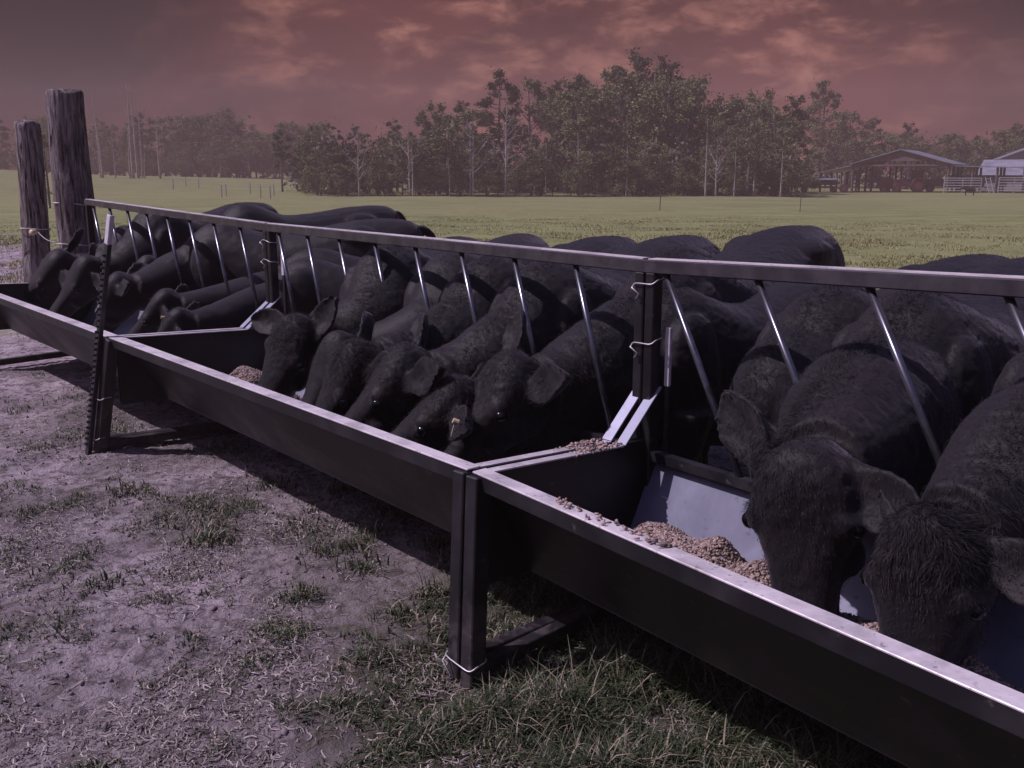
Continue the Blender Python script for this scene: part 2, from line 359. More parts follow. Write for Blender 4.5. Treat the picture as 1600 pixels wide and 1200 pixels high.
class MBo(MB):
    def __init__(s,o): super().__init__(); s.o=np.array(o,float)
    def mesh(s,name): s.v=[v-s.o for v in s.v]; return super().mesh(name)
_,P0=trough(0,'black slant bar feed trough at the far left beside the wooden posts')
_,P1=trough(1,'middle black slant bar feed trough between the two front legs')
_,P2=trough(2,'nearest black slant bar feed trough with blue grey pan and spilled pellets on its rim')
# ------------------------------------------------------------------ posts and ties
def wood_post(base,top,r0,r1,label,seed):
    base=np.array(base); top=np.array(top); n,mr=44,60; v=[]
    ax=top-base
    for i in range(mr+3):
        h=min(i/mr,1); rr=lerp(r0,r1,h)*(1,.93,.5)[max(0,i-mr)] if i>mr else lerp(r0,r1,h)
        if i==mr+2: rr*=.5
        for k in range(n):
            th=2*math.pi*k/n
            w=1+.10*float(vnoise(np.array([k/n*9 % 9+seed*7]),np.array([h*1.6]))[0])+.07*float(vnoise(np.array([min(k,n-k)*.9+seed]),np.array([h*5.]))[0])
            c=base+ax*h+np.array([math.sin(h*4+seed)*.02,math.cos(h*3+seed)*.015,0])
            v.append(c+np.array([math.cos(th),math.sin(th),0])*rr*w+[0,0,(.012*math.sin(3*th+seed)+(.015 if i>mr else 0)*(i-mr)) if i>=mr else 0])
    m=MBo(base); rows=mr+3
    f=[(i*n+k,i*n+(k+1)%n,(i+1)*n+(k+1)%n,(i+1)*n+k) for i in range(rows-1) for k in range(n)]+[tuple((rows-1)*n+k for k in range(n))]
    m.add(v,f); o=m.build('wooden_post',M['wood'],smooth_=True); o.location=base
    tag(o,label,'post'); return o
gb=lambda x,y:float(ground_z(np.array([x]),np.array([y]),False)[0])
wp1=gp(105,146,d=8.95); b1_=gp(128,420,d=8.95); b1_=b1_+(b1_-wp1)/(wp1[2]-b1_[2])*(b1_[2]+.1)
wood_post(b1_,wp1,.185,.158,'thick tall weathered wooden post bound with wire to the far trough rail',1.3)
wp2=gp(39,194,d=9.6); b2_=gp(60,412,d=9.6); b2_=b2_+(b2_-wp2)/(wp2[2]-b2_[2])*(b2_[2]+.1)
wood_post(b2_,wp2,.135,.112,'thinner shorter weathered wooden post at the left edge',4.1)
def ring(name,c,rx,ry,label,tail=0,axis=None,group='wire ties round posts',r=.0035,yaw=0):
    ca,sa=math.cos(yaw),math.sin(yaw); pts=[]
    for i in range(33):
        th=2*math.pi*i/32; a=rx*math.copysign(abs(math.cos(th))**.5,math.cos(th)); b=ry*math.copysign(abs(math.sin(th))**.5,math.sin(th))
        pts.append(np.array(c)+[a*ca-b*sa,a*sa+b*ca,.012*math.sin(th+2*c[0])+.004*math.sin(th*3+1)])
    m=MBo(c); m.tube(pts,r,6)
    if tail: q=pts[20]; m.tube([q,q+[-.01,-.02,-.01],q+[.015,-.03,-tail*.6],q+[.005,-.02,-tail]],r*1.3,6)
    o=m.build(name,M['wire'],smooth_=True); o.location=c; tag(o,label,'wire tie',group); return o
RY=math.atan2(UR[1],UR[0])
def on_axis(b,t,z): return b+(t-b)*(z-b[2])/(t[2]-b[2])
def legax(j,z): return np.array(list((JB[j]+(JF[j]-JB[j])*(z/.7))[:2])+[z])
ring('wire_tie',on_axis(b1_,wp1,1.34),.176,.172,'upper wire tie round the thick wooden post at rail height',0)
ring('wire_tie',on_axis(b1_,wp1,.98),.182,.178,'lower wire tie round the thick wooden post behind the cow ears',0)
ring('wire_tie',on_axis(b2_,wp2,1.07),.128,.124,'wire tie round the thinner wooden post carrying the insulator',0)
for j,z,tl,lb in ((1,.335,0,'thin wire tie halfway up the farther front leg pair'),(1,.09,.06,'wire tie at the foot of the farther front leg pair'),
               (2,.085,.09,'wire tie with a loose end at the foot of the nearer front leg pair')):
    ring('wire_tie',legax(j,z)+UB*-.003,.074,.040,lb,tl or .05,yaw=RY,r=.0026)
for j,z,lb in ((1,1.19,'upper wire tie round the farther back post pair'),(1,1.07,'lower wire tie round the farther back post pair'),
               (2,1.235,'upper wire tie just under the rail on the nearer back post pair'),(2,1.02,'lower wire tie joining the nearer back post pair to its steel rod')):
    ring('wire_tie',np.array([JP[j][0],JP[j][1],z]),.054,.034,lb,.05,yaw=RY,r=.0024)
m=MBo(b2_); c=on_axis(b2_,wp2,1.03)
m.tube([c+[.06,-.14,.02],c+[.06,-.18,.02]],[.028,.022],10); m.tube([c+[.06,-.18,.02],c+[.06,-.195,.02]],.03,10)
o=m.build('insulator',M['tagm'],smooth_=True); o.location=b2_; tag(o,'small yellow fence insulator on the thinner wooden post','insulator')
def strand(p,q,sag,label,r=.004):
    m=MBo(p); m.tube([np.array(p)+(np.array(q)-np.array(p))*t-[0,0,sag*4*t*(1-t)] for t in np.linspace(0,1,14)],r,5)
    o=m.build('fence_wire',M['wire']); o.location=p; tag(o,label,'wire')
strand(c+[.1,-.15,.02],on_axis(b1_,wp1,1.0)+[-.19,-.05,0],.03,'short wire strand slung between the two wooden posts')
strand(c+[-.05,-.15,0],c+[-3.2,.6,.05],.04,'wire strand running left from the thinner wooden post')
def t_post(base,top,label,capz,studs,w=.044):
    base=np.array(base,float); top=np.array(top,float); d=unit(top-base)
    root=empty('steel_post',base); tag(root,label,'fence post')
    a=unit(np.cross(d,UB)); n=np.cross(a,d)
    cap0=base+(top-base)*capz
    m=MBo(base); m.bar(base-d*.1,cap0,w,.006,up=n); m.bar(base-d*.1+n*.012,cap0+n*.012,.006,w*.7,up=n); m.build('shaft',M['post'],root)
    m=MBo(base); m.bar(cap0,top,w+.006,.012,up=n); m.bar(cap0+n*.012,top+n*.012,.008,w*.7,up=n); m.build('painted_tip',M['white'],root,bevel=.002)
    if studs:
        m=MBo(base); L=np.linalg.norm(top-base)*capz; k=int(L/.034)
        for i in range(2,k):
            q=base+d*(i*.034); m.frustum(q-n*.004-a*.003,q-n*.022-a*.006,a,d,.016,.016,.010,.011)
        m.build('studs',M['post'],root)
    return root
tb=legax(1,0)+np.array([-.045,-.055,0]); t_post(tb,gp(171,336,d=5.42),'studded leaning steel post with pale tip strapped to the farther front leg pair',.885,True)
q=JP[1]*[1,1,0]+UB*.03+UR*.10; t_post(q,q+[0,0,1.15]+UR*.0,'plain steel post with white tip behind the farther back post pair',.86,False,.024)
q=JP[2]*[1,1,0]+UB*.03+UR*.075; t_post(q,q+[0,0,1.075]+UR*.0,'thin steel rod with white tip behind the nearer back post pair',.80,False,.016)
# ------------------------------------------------------------------ cattle
def frame(d,side):
    d=unit(d); side=unit(np.array(side)-d*(np.array(side)@d)); return d,side,np.cross(d,side)
def loft(mb,st,n=20):
    """st: (centre, side, up, halfwidth, up extent, down extent[, power])"""
    v=[];m=len(st)
    for q in st:
        c,sd,u,w,hu,hd=q[:6]; pw=q[6] if len(q)>6 else 2.2
        for k in range(n):
            th=2*math.pi*k/n; cc,ss=math.cos(th),math.sin(th)
            x=math.copysign(abs(cc)**(2/pw),cc); y=math.copysign(abs(ss)**(2/pw),ss)
            v.append(np.array(c)+np.array(sd)*w*x+np.array(u)*(hu if y>0 else hd)*y)
    v.append(np.array(st[0][0])); v.append(np.array(st[-1][0])); e=m*n
    f=[(i*n+k,i*n+(k+1)%n,(i+1)*n+(k+1)%n,(i+1)*n+k) for i in range(m-1) for k in range(n)]
    f+=[(e,(k+1)%n,k) for k in range(n)]+[(e+1,(m-1)*n+k,(m-1)*n+(k+1)%n) for k in range(n)]
    mb.add(v,f)
def ball(mb,c,r,n=12):
    c=np.array(c,float); r=np.broadcast_to(np.array(r,float),(3,))
    st=[]
    for i in range(9):
        a=math.pi*(.06+.88*i/8)-math.pi/2
        st.append((c+[0,0,r[2]*math.sin(a)],(1,0,0),(0,1,0),r[0]*math.cos(a),r[1]*math.cos(a),r[1]*math.cos(a),2))
    loft(mb,st,n)
def interp(st,k):                      # smooth a list of numeric station rows
    st=np.array(st,float); t=np.linspace(0,len(st)-1,(len(st)-1)*k+1); out=[]
    for x in t:
        i=min(int(x),len(st)-2); f=x-i
        p0,p1,p2,p3=st[max(i-1,0)],st[i],st[i+1],st[min(i+2,len(st)-1)]
        out.append(.5*((2*p1)+(p2-p0)*f+(2*p0-5*p1+4*p2-p3)*f*f+(3*p1-p0-3*p2+p3)*f**3))
    return out
EX=np.array([1.,0,0]);EY=np.array([0,1.,0]);EZ=np.array([0,0,1.])
def cow(label,wi,ru,poll,muz,scale=1.,voxel=.012,roll=0,earL=(0,0),earR=(0,0),hair=0,tuft=0,eartag=None,seed=1,fat=1.,ears=(1,1),hs=1.,nf=1.0,drop=.045):
    """wi, ru: (s,t,z) of withers and rump top in trough coordinates; poll, muz: (s,t,z)"""
    Wp=TR(*wi); Rp=TR(*ru); back=unit((Wp-Rp)*[1,1,0]); yaw=math.atan2(back[1],back[0])
    base=np.array([Wp[0],Wp[1],0.]); base[2]=gb(base[0],base[1])
    root=empty('cow',base,yaw); tag(root,label,'cow','black cattle feeding at the troughs')
    ca,sa=math.cos(yaw),math.sin(yaw)
    def loc(P): q=P-base; return np.array([q[0]*ca+q[1]*sa,-q[0]*sa+q[1]*ca,q[2]])
    zw=wi[2]-base[2]; zr=ru[2]-base[2]; bl=np.linalg.norm((Wp-Rp)[:2])
    k=bl/1.28; kz=zw/1.22
    mb=MB()
    # trunk
    B=[(-1.50,zr-.22*kz,.14,.10,.16),(-1.43,zr-.30*kz,.22*fat,.27,.26),(-1.28,zr-.36*kz,.275*fat,.355,.36),(-1.02,zr-.37*kz,.315*fat,.355,.40),(-.70,(zr+zw)/2-.40*kz,.335*fat,.345,.40),
       (-.40,zw-.40*kz,.33*fat,.335,.37),(-.12,zw-.38*kz,.265*fat,.405,.35),(.06,zw-.40*kz,.225*fat,.385,.28),(.26,zw-.44*kz,.16*fat,.22,.20),(.33,zw-.46*kz,.10*fat,.12,.12)]
    loft(mb,[(np.array([r[0]*k,0,r[1]]),EY,EZ,r[2]*scale,r[3]*kz,r[4]*kz,2.35) for r in interp(B,3)],26)
    for sg in (1,-1):
        ball(mb,(-.02*k,sg*.19*fat*scale,zw-.36*kz),(.17,.085,.27)); ball(mb,(-1.22*k,sg*.17*fat,zr-.38*kz),(.22,.13,.30))
        ball(mb,(-1.04*k,sg*.19*fat*scale,zr-.15*kz),(.20,.11,.10))
        fl=[(.0,.16,zw-.5*kz,.125),(.02,.165,.62*kz,.10),(.04,.165,.46*kz,.068),(.03,.16,.37*kz,.060),(.03,.16,.24*kz,.041),(.03,.16,.13*kz,.048),(.05,.16,.07*kz,.045),(.06,.16,.0,.062)]
        loft(mb,[(np.array([r[0],sg*r[1],r[2]]),EY,-EX,r[3],r[3],r[3],2) for r in interp(fl,2)],12)
        hl=[(-1.2*k,.19,zr-.5*kz,.2),(-1.08*k,.2,.66*kz,.15),(-1.2*k,.19,.54*kz,.085),(-1.32*k,.18,.45*kz,.062),(-1.29*k,.175,.30*kz,.045),(-1.26*k,.175,.14*kz,.050),(-1.23*k,.175,.07*kz,.047),(-1.21*k,.175,0,.062)]
        loft(mb,[(np.array([r[0],sg*r[1],r[2]]),EY,-EX,r[3],r[3]*1.1,r[3]*1.1,2) for r in interp(hl,2)],12)
    tl=[(-1.47*k,0,zr-.06,.05),(-1.56*k,0,zr-.14,.04),(-1.58*k,0,zr-.4,.028),(-1.56*k,0,zr-.7,.024),(-1.56*k,0,zr-.85,.045),(-1.56*k,0,zr-.98,.02)]
    loft(mb,[(np.array(r[:3]),EY,-EX,r[3],r[3],r[3],2) for r in interp(tl,2)],10)
    # head frame
    Pl=loc(TR(*poll))-EZ*drop; Mz=loc(TR(*muz)); HLn=np.linalg.norm(Mz-Pl); hl=HLn/.50; hk=hl*hs; d=unit(Mz-Pl)
    fwd=unit(np.array([Pl[0],Pl[1],0])*.5+EX*.5); u=fwd+EZ*.9; u=unit(u-d*(u@d)); sd=unit(np.cross(u,d)); 
    cr,sr=math.cos(roll),math.sin(roll); u,sd=u*cr+sd*sr, sd*cr-u*sr
    # neck
    N0=np.array([-.02*k,0,zw-.39*kz]); N3=Pl-u*.10*hk-d*.01; N1=N0+np.array([.36*k,0,.03]); N2=N3-d*.0+unit(N0-N3)*.24-EZ*.02
    st=[]
    for i in range(13):
        t=i/12; c=(1-t)**3*N0+3*t*(1-t)**2*N1+3*t*t*(1-t)*N2+t**3*N3
        tg=unit(3*(1-t)**2*(N1-N0)+6*t*(1-t)*(N2-N1)+3*t*t*(N3-N2))
        s_=unit(EY*(1-t)+sd*t); s_=unit(s_-tg*(s_@tg)); uu=np.cross(tg,s_)
        st.append((c,s_,uu,lerp(.235*fat,.105*hk,t)*lerp(1.,nf,math.sin(math.pi*t)),lerp(.34*kz,.100*hk,t**.52)*lerp(1,nf,math.sin(math.pi*t)),lerp(.36*kz,.165*hk,t**.8),2.1))
    loft(mb,st,20)
    # skull
    Hs=[(-.075,.035,.030,.09),(-.055,.062,.062,.12),(-.01,.098,.082,.165),(.06,.118,.084,.190),(.13,.124,.074,.190),(.19,.114,.064,.172),(.26,.092,.056,.145),(.34,.074,.050,.115),(.41,.072,.048,.095),(.46,.078,.046,.082),(.495,.070,.032,.066),(.51,.045,.018,.04)]
    loft(mb,[(Pl+d*r[0]*hl,sd,u,r[1]*hk,r[2]*hk,r[3]*hk,2.5) for r in interp(Hs,2)],22)
    H=lambda a,b,c: Pl+d*a*hl+sd*b*hk+u*c*hk
    eyes=[]
    for sg in (1,-1):
        ball(mb,H(.150,sg*.096,.024),np.array([.040,.040,.040])*(.5*hl+.5*hk)); ball(mb,H(.26,sg*.070,-.06),(.06*hk,.045*hk,.05*hk))
        eyes.append(H(.165,sg*.121,.018))
        ball(mb,H(.475,sg*.045,.012),.026*hk)
    # ears: cupped leaves
    for on,sg,par in ((ears[0],1,earL),(ears[1],-1,earR)):
        lift,fw_=par[:2]
        r0=H(.015,sg*.095,-.035); ax=unit(sd*sg*1.0+u*(-.20+fw_)+d*(-.12-lift)); 
        cv=u*.85+d*.40
        if len(par)==3:
            w3=UR*par[0]+UB*par[1]+EZ*par[2]; ax=unit(np.array([w3[0]*ca+w3[1]*sa,-w3[0]*sa+w3[1]*ca,w3[2]]))
            w3=-UB*.8+EZ*.25+UR*.2*sg; cv=np.array([w3[0]*ca+w3[1]*sa,-w3[0]*sa+w3[1]*ca,w3[2]])
        cup=unit(cv-ax*(cv@ax)); wd=np.cross(ax,cup)
        rows=[(-.02,.030,.02),(.03,.040,.022),(.08,.062,.016),(.13,.068,.013),(.175,.052,.011),(.21,.026,.009),(.225,.008,.006)]
        rows=interp(rows,2); nv=[];nn=7
        for j,(a,w,th) in enumerate(rows):
            for face in (1,-1):
                for i in range(nn):
                    x=(-1+2*i/(nn-1)); cu=-(1-x*x)*.036*min(1,max(0,a/.1)) if True else 0
                    xx=x if face==1 else -x; cu=-(1-xx*xx)*.036*min(1,max(0,a/.1))
                    edge=1-abs(xx)**3*.6
                    nv.append(r0+hk*(ax*a+wd*w*xx+cup*(cu+.018+face*(th*.6+.0075)*edge)))
        c=2*nn; R_=len(rows); n0=len(nv); nv.append(np.mean(nv[:c],axis=0)); nv.append(np.mean(nv[n0-c:n0],axis=0))
        f=[(j*c+i,j*c+(i+1)%c,(j+1)*c+(i+1)%c,(j+1)*c+i) for j in range(R_-1) for i in range(c)]
        f+=[(n0,(i+1)%c,i) for i in range(c)]+[(n0+1,(R_-1)*c+i,(R_-1)*c+(i+1)%c) for i in range(c)]
        mb.add(nv,f)
        if sg==1: eL=(r0,ax,cup,wd)
        else: eR=(r0,ax,cup,wd)
    tm=mb.mesh('cow_cage'); bm=bmesh.new(); bm.from_mesh(tm); bmesh.ops.recalc_face_normals(bm,faces=bm.faces); bm.to_mesh(tm); bm.free()
    to=bpy.data.objects.new('cow_cage',tm); COL.objects.link(to)
    r=to.modifiers.new('r','REMESH'); r.mode='VOXEL'; r.voxel_size=voxel
    s=to.modifiers.new('s','SMOOTH'); s.factor=.5; s.iterations=max(4,int(.075/voxel))
    dg=bpy.context.evaluated_depsgraph_get(); bmesh_=bpy.data.meshes.new_from_object(to.evaluated_get(dg)); bmesh_.name='cow_body'
    bpy.data.objects.remove(to); bpy.data.meshes.remove(tm)
    nv=len(bmesh_.vertices); co=np.empty(nv*3,np.float32); bmesh_.vertices.foreach_get('co',co); co=co.reshape(-1,3).astype(float)
    no=np.empty(nv*3,np.float32); bmesh_.vertices.foreach_get('normal',no); no=no.reshape(-1,3)
    sc=np.array([9.,9.,9.])
    disp=vn3(co*sc+seed*13)*.007+vn3(co*27+seed*5)*.0035
    if voxel<.013:
        hd=np.linalg.norm(co-(Pl+d*.05),axis=1); curl=np.exp(-(hd/.13)**2)
        disp+=vn3(co*75)*.0045+curl*vn3(co*np.array([55,55,55])+9)*.012
        nk=np.abs(((co-N3)@unit(N0-N3))-.22)<.24; disp+=nk*vn3(co@np.array([[60,0,0],[0,12,0],[0,0,20]])+3)*.006
    co=co+no*disp[:,None]
    bmesh_.vertices.foreach_set('co',co.astype(np.float32).ravel()); bmesh_.materials.clear(); bmesh_.materials.append(M['cow'])
    bmesh_.polygons.foreach_set('use_smooth',np.ones(len(bmesh_.polygons),bool)); bmesh_.update()
    link('body',bmesh_,root)
    for e in eyes:
        m=MB(); ball(m,e,.021*hk); m.build('eye',M['eye'],root,smooth_=True)
    if eartag:
        r0,ax,cup,wd=eR if eartag<0 else eL; c=r0+hk*(ax*.11+cup*.012); m=MB()
        dn=unit(-EZ+cup*.25); q=c+cup*.016; m.plate([q+wd*.008,q-wd*.008,q-wd*.014+dn*.052,q+wd*.014+dn*.052],.004); m.tube([c+cup*.002,c+cup*.024],.011,10); m.build('ear_tag',M['tagm'],root)
    if hair:
        nf=len(bmesh_.polygons); ar=np.empty(nf,np.float32); bmesh_.polygons.foreach_get('area',ar)
        ce=np.empty(nf*3,np.float32); bmesh_.polygons.foreach_get('center',ce); ce=ce.reshape(-1,3).astype(float)
        fn=np.empty(nf*3,np.float32); bmesh_.polygons.foreach_get('normal',fn); fn=fn.reshape(-1,3).astype(float)
        hd=np.linalg.norm(ce-(Pl+d*.03+u*.02),axis=1); crest=np.exp(-(hd/.12)**2)*tuft
        mid=np.exp(-(ce[:,1]/.08)**2)*smooth(-.5*k,-.1,ce[:,0])*(fn[:,2]>.15)*(ce[:,2]>zw-.5)*1.3
        wgt=ar*(ce[:,2]>.35)*(ce[:,0]>-1.7*k)*(.35+5*crest+1.2*mid+.5*smooth(-.5,.2,ce[:,0]))
        pk=rng.choice(nf,hair,p=wgt/wgt.sum()); p=ce[pk]+(rng.random((hair,3))-.5)*voxel*1.3; n=fn[pk]
        fl=np.tile(-EX*.55-EZ*.65,(hair,1)); hh=np.exp(-(hd[pk]/.30)**2)[:,None]; fl=fl*(1-hh)+(d*.9)*hh
        fl=fl+np.stack([vn3(p*11),vn3(p*11+40),vn3(p*11+80)],1)*1.3+rng.normal(0,.30,(hair,3))
        fl-=n*(fl*n).sum(1)[:,None]; fl/=np.linalg.norm(fl,axis=1)[:,None]+1e-6
        cw=crest[pk]; ln=(.005+.007*rng.random(hair)+.020*mid[pk]*rng.random(hair)+.030*cw*rng.random(hair))
        dr=fl+n*(.30+.45*rng.random(hair)*(.4+cw+mid[pk]))[:,None]; dr/=np.linalg.norm(dr,axis=1)[:,None]
        sdv=np.cross(dr,n+rng.normal(0,.3,(hair,3))); sdv/=np.linalg.norm(sdv,axis=1)[:,None]+1e-6
        w=.0006+.0005*rng.random(hair); tri=np.stack([p-sdv*w[:,None],p+sdv*w[:,None],p+dr*ln[:,None]],1).reshape(-1,3)
        tint=np.repeat(np.clip(rng.normal(.06,.13,hair)+.13*cw,0,1),3)
        link('coat_hair',fast_mesh('coat_hair',tri,3,attrs={'tint':tint},mats=[M['hair']]),root)
    return root
FAST_COW=False
def herd():
    V=.0105
    cow('leftmost black cow with pricked ears bending its head into the far trough',(-6.35,1.15,1.14),(-6.75,2.4,1.22),(-6.30,.62,.93),(-6.75,.38,.52),voxel=.015,hair=9000,tuft=.5,seed=1,earR=(.6,.2),earL=(.6,.2))
    cow('big black cow whose neck rises straight behind the studded post',(-5.86,1.22,1.30),(-6.25,2.35,1.35),(-5.80,.68,.93),(-6.05,.45,.46),voxel=.015,hair=12000,tuft=.4,seed=2,earR=(.2,.1),earL=(.1,.1))
    cow('black cow beside the studded post with its right ear stretched out',(-4.85,1.30,1.22),(-4.10,2.45,1.27),(-4.80,.58,.885),(-5.05,.45,.42),voxel=.014,hair=14000,tuft=.6,seed=3,earR=(.3,.0),earL=(.9,-.1,.35))
    cow('black cow with a pale tag in its ear at the far trough corner',(-4.05,1.65,1.06),(-3.3,2.8,1.12),(-4.15,.66,.82),(-4.45,.45,.42),voxel=.014,hair=10000,tuft=.6,eartag=1,seed=4,scale=.9,fat=.88,hs=.95)
    cow('small curly headed black cow whose head barely shows above the far trough end panel',(-3.78,1.45,1.01),(-3.05,2.5,1.06),(-3.70,.56,.755),(-4.0,.40,.38),voxel=.014,hair=10000,tuft=1,seed=5,scale=.85,fat=.85,hs=.9)
    cow('black cow behind the others whose long back crosses the far rail',(-5.35,1.75,1.335),(-5.2,3.0,1.33),(-5.35,1.0,.95),(-5.5,.75,.5),voxel=.016,hair=8000,seed=6)
    cow('black cow with long left ear reaching across the trough end panel',(-2.05,1.05,1.215),(-2.75,2.05,1.215),(-2.02,.50,.90),(-2.12,.32,.44),voxel=V,hair=46000,tuft=1.1,seed=7,earR=(-.85,-.45,.05),earL=(.25,.25,.8),hs=1.2)
    cow('black cow mostly hidden between two neighbours in the middle trough',(-1.68,1.18,1.195),(-2.35,2.25,1.245),(-1.80,.60,.84),(-1.85,.40,.42),voxel=.013,hair=16000,tuft=.5,seed=8,fat=.9,earL=(.3,.1))
    cow('black cow with shaggy forelock over its brow in the middle trough',(-1.33,1.12,1.195),(-1.62,2.3,1.265),(-1.30,.40,.87),(-1.52,.26,.42),voxel=V,hair=46000,tuft=1.3,seed=9,earR=(.2,.0),earL=(.85,-.05,.35),roll=-.12,fat=.92,hs=1.2)
    cow('black cow with curly poll and pale lit bare muzzle in the middle trough',(-.88,1.08,1.205),(-1.18,2.42,1.285),(-1.00,.46,.875),(-1.28,.26,.46),voxel=V,hair=46000,tuft=.9,seed=10,earR=(-.5,.4,.6),earL=(.85,-.15,.40),roll=-.36,fat=.92,hs=1.2)
    cow('smaller black cow with a pale ear tag and its head low by the trough corner',(-.35,1.30,1.12),(-.25,2.45,1.15),(-.66,.46,.80),(-.98,.28,.46),voxel=V,hair=46000,tuft=1,eartag=1,seed=11,scale=.92,fat=.88,hs=1.15,roll=-.25,earL=(.3,.25),earR=(.1,.1))
    cow('black cow nearest the tall middle post with a round open ear facing out',(-.48,1.46,1.25),(-.80,2.95,1.335),(-.50,.62,.90),(-.66,.36,.47),voxel=V,hair=52000,tuft=1,seed=12,earR=(-.2,.3,.8),earL=(.45,.50),roll=-.2,fat=.97,hs=1.2,nf=1.15)
    cow('black cow with its head hidden behind the big lowered head of its neighbour',(.40,1.30,1.185),(.40,2.55,1.27),(.66,.84,.84),(.72,.70,.38),voxel=V,hair=40000,tuft=.5,seed=13,earR=(.1,.2),earL=(.1,.2),fat=.95,nf=1.35)
    cow('large black cow with a broad lowered forehead and both ears spread in the nearest trough',(.74,1.25,1.20),(.66,2.5,1.28),(.93,.40,.895),(1.0,.33,.40),voxel=.0095,hair=64000,tuft=.35,seed=14,earR=(-.75,.1,.70),earL=(.92,-.22,-.38),hs=1.28,nf=1.3)
    cow('rightmost black cow with a shaggy brow cut by the right edge of the photo',(1.36,1.12,1.19),(1.35,2.5,1.27),(1.29,.40,.81),(1.30,.32,.33),voxel=.0095,hair=60000,tuft=1.1,seed=15,earR=(-.95,.1,.30),earL=(.9,-.2,-.1),hs=1.25,nf=1.3)
herd()
# ------------------------------------------------------------------ feed
def pellets(name,spots,label,n,seed):
    """spots: (P, s, t, radius_s, radius_t, height)"""
    r=np.random.default_rng(seed); allv=[];tint=[]
    k=6; ang=np.linspace(0,2*np.pi,k,endpoint=False)
    for (P,s0,s1,t,rt,h,cnt,zb) in spots:
        for i in range(cnt):
            a=r.uniform(-1,1); b=np.clip(r.normal(0,.45),-1,1); s=(s0+s1)/2+(s1-s0)/2*a; tt=t+rt*b
            top=h*(1-b*b)*(1-a**4)*(.75+.5*(vnoise(np.array([s*40.]),np.array([tt*9.]))[0]+.5))
            z=zb+max(0,top)+r.uniform(-.002,.007); c=P(s,tt,z)
            ax=r.normal(size=3); ax[2]*=.35; ax=unit(ax); L=r.uniform(.009,.017); R=.0036
            u_=unit(np.cross(ax,[.3,.5,.8])); w_=np.cross(ax,u_)
            ring_=np.cos(ang)[:,None]*u_+np.sin(ang)[:,None]*w_
            A=c-ax*L/2+ring_*R; B=c+ax*L/2+ring_*R
            allv.append(np.concatenate([A,B])); tint.append(r.random())
    n=len(allv); v=np.concatenate(allv); base=(np.arange(n)*2*k)[:,None]
    q=[[j,(j+1)%k,k+(j+1)%k,k+j] for j in range(k)]+[[k,k+1,k+2,k+3],[k,k+3,k+4,k+5],[3,2,1,0],[5,4,3,0]]
    f=(base[:,:,None]+np.array(q)[None]).reshape(-1,4)
    o=link(name,fast_mesh(name,v,4,f,attrs={'tint':np.repeat(tint,2*k)},mats=[M['pellet']])); tag(o,label,'feed',kind='stuff')
pellets('feed_pellets',[(P2,.04,.27,.64,.26,.165,8500,.31),(P2,.27,.47,.60,.26,.14,6500,.31),(P1,.04,.22,.62,.26,.17,4200,.31),(P1,.4,.95,.6,.25,.06,3000,.31),(P0,.3,.95,.6,.25,.08,3000,.31)],'brown feed pellets heaped in the trough pans',0,3)
pellets('spilled_pellets',[(P2,.115,.255,.026,.028,0,44,.706),(P2,-.004,.012,.62,.17,.004,110,.672),(P1,.985,1.0,.62,.17,.004,110,.672)],'loose feed pellets spilled on the nearest trough rim and corner',0,4)
# ------------------------------------------------------------------ grass and litter
def blades(name,x,y,ln,wd,lean,tint,dry,mat_,seg=3,label=None,z=None):
    n=len(x); z=ground_z(x,y)-.004 if z is None else z
    th=rng.uniform(0,2*np.pi,n); dx,dy=np.cos(th),np.sin(th); px_,py_=-dy,dx
    tw=rng.normal(0,.5,n); rows=[]
    for i in range(seg+1):
        f=i/seg; h=ln*f*(1-.45*lean*f); o=ln*lean*f*f*.9
        cx=x+dx*o; cy=y+dy*o; cz=z+np.maximum(h*np.sqrt(np.clip(1-(lean*f)**2*.5,.05,1)),.002)
        w=wd*.5*(1-f**1.6*.92); a=np.cos(tw*f); b=np.sin(tw*f)
        rows.append(np.stack([np.stack([cx-(px_*a+dx*b)*w,cy-(py_*a+dy*b)*w,cz],1),np.stack([cx+(px_*a+dx*b)*w,cy+(py_*a+dy*b)*w,cz],1)],1))
    v=np.stack(rows,1).reshape(-1,3); per=2*(seg+1)
    q=np.array([[2*i,2*i+1,2*i+3,2*i+2] for i in range(seg)]); f=((np.arange(n)*per)[:,None,None]+q[None]).reshape(-1,4)
    m=fast_mesh(name,v,4,f,attrs={'tint':np.repeat(tint,per),'dry':np.repeat(dry,per)},mats=[mat_])
    o=link(name,m); tag(o,label,'grass',kind='stuff'); return o
def sample(n,d0,d1,az0=-36,az1=36,pw=1.0):
    az=np.radians(rng.uniform(az0,az1,n)); d=d0+(d1-d0)*rng.random(n)**pw
    return d*np.sin(az),d*np.cos(az)
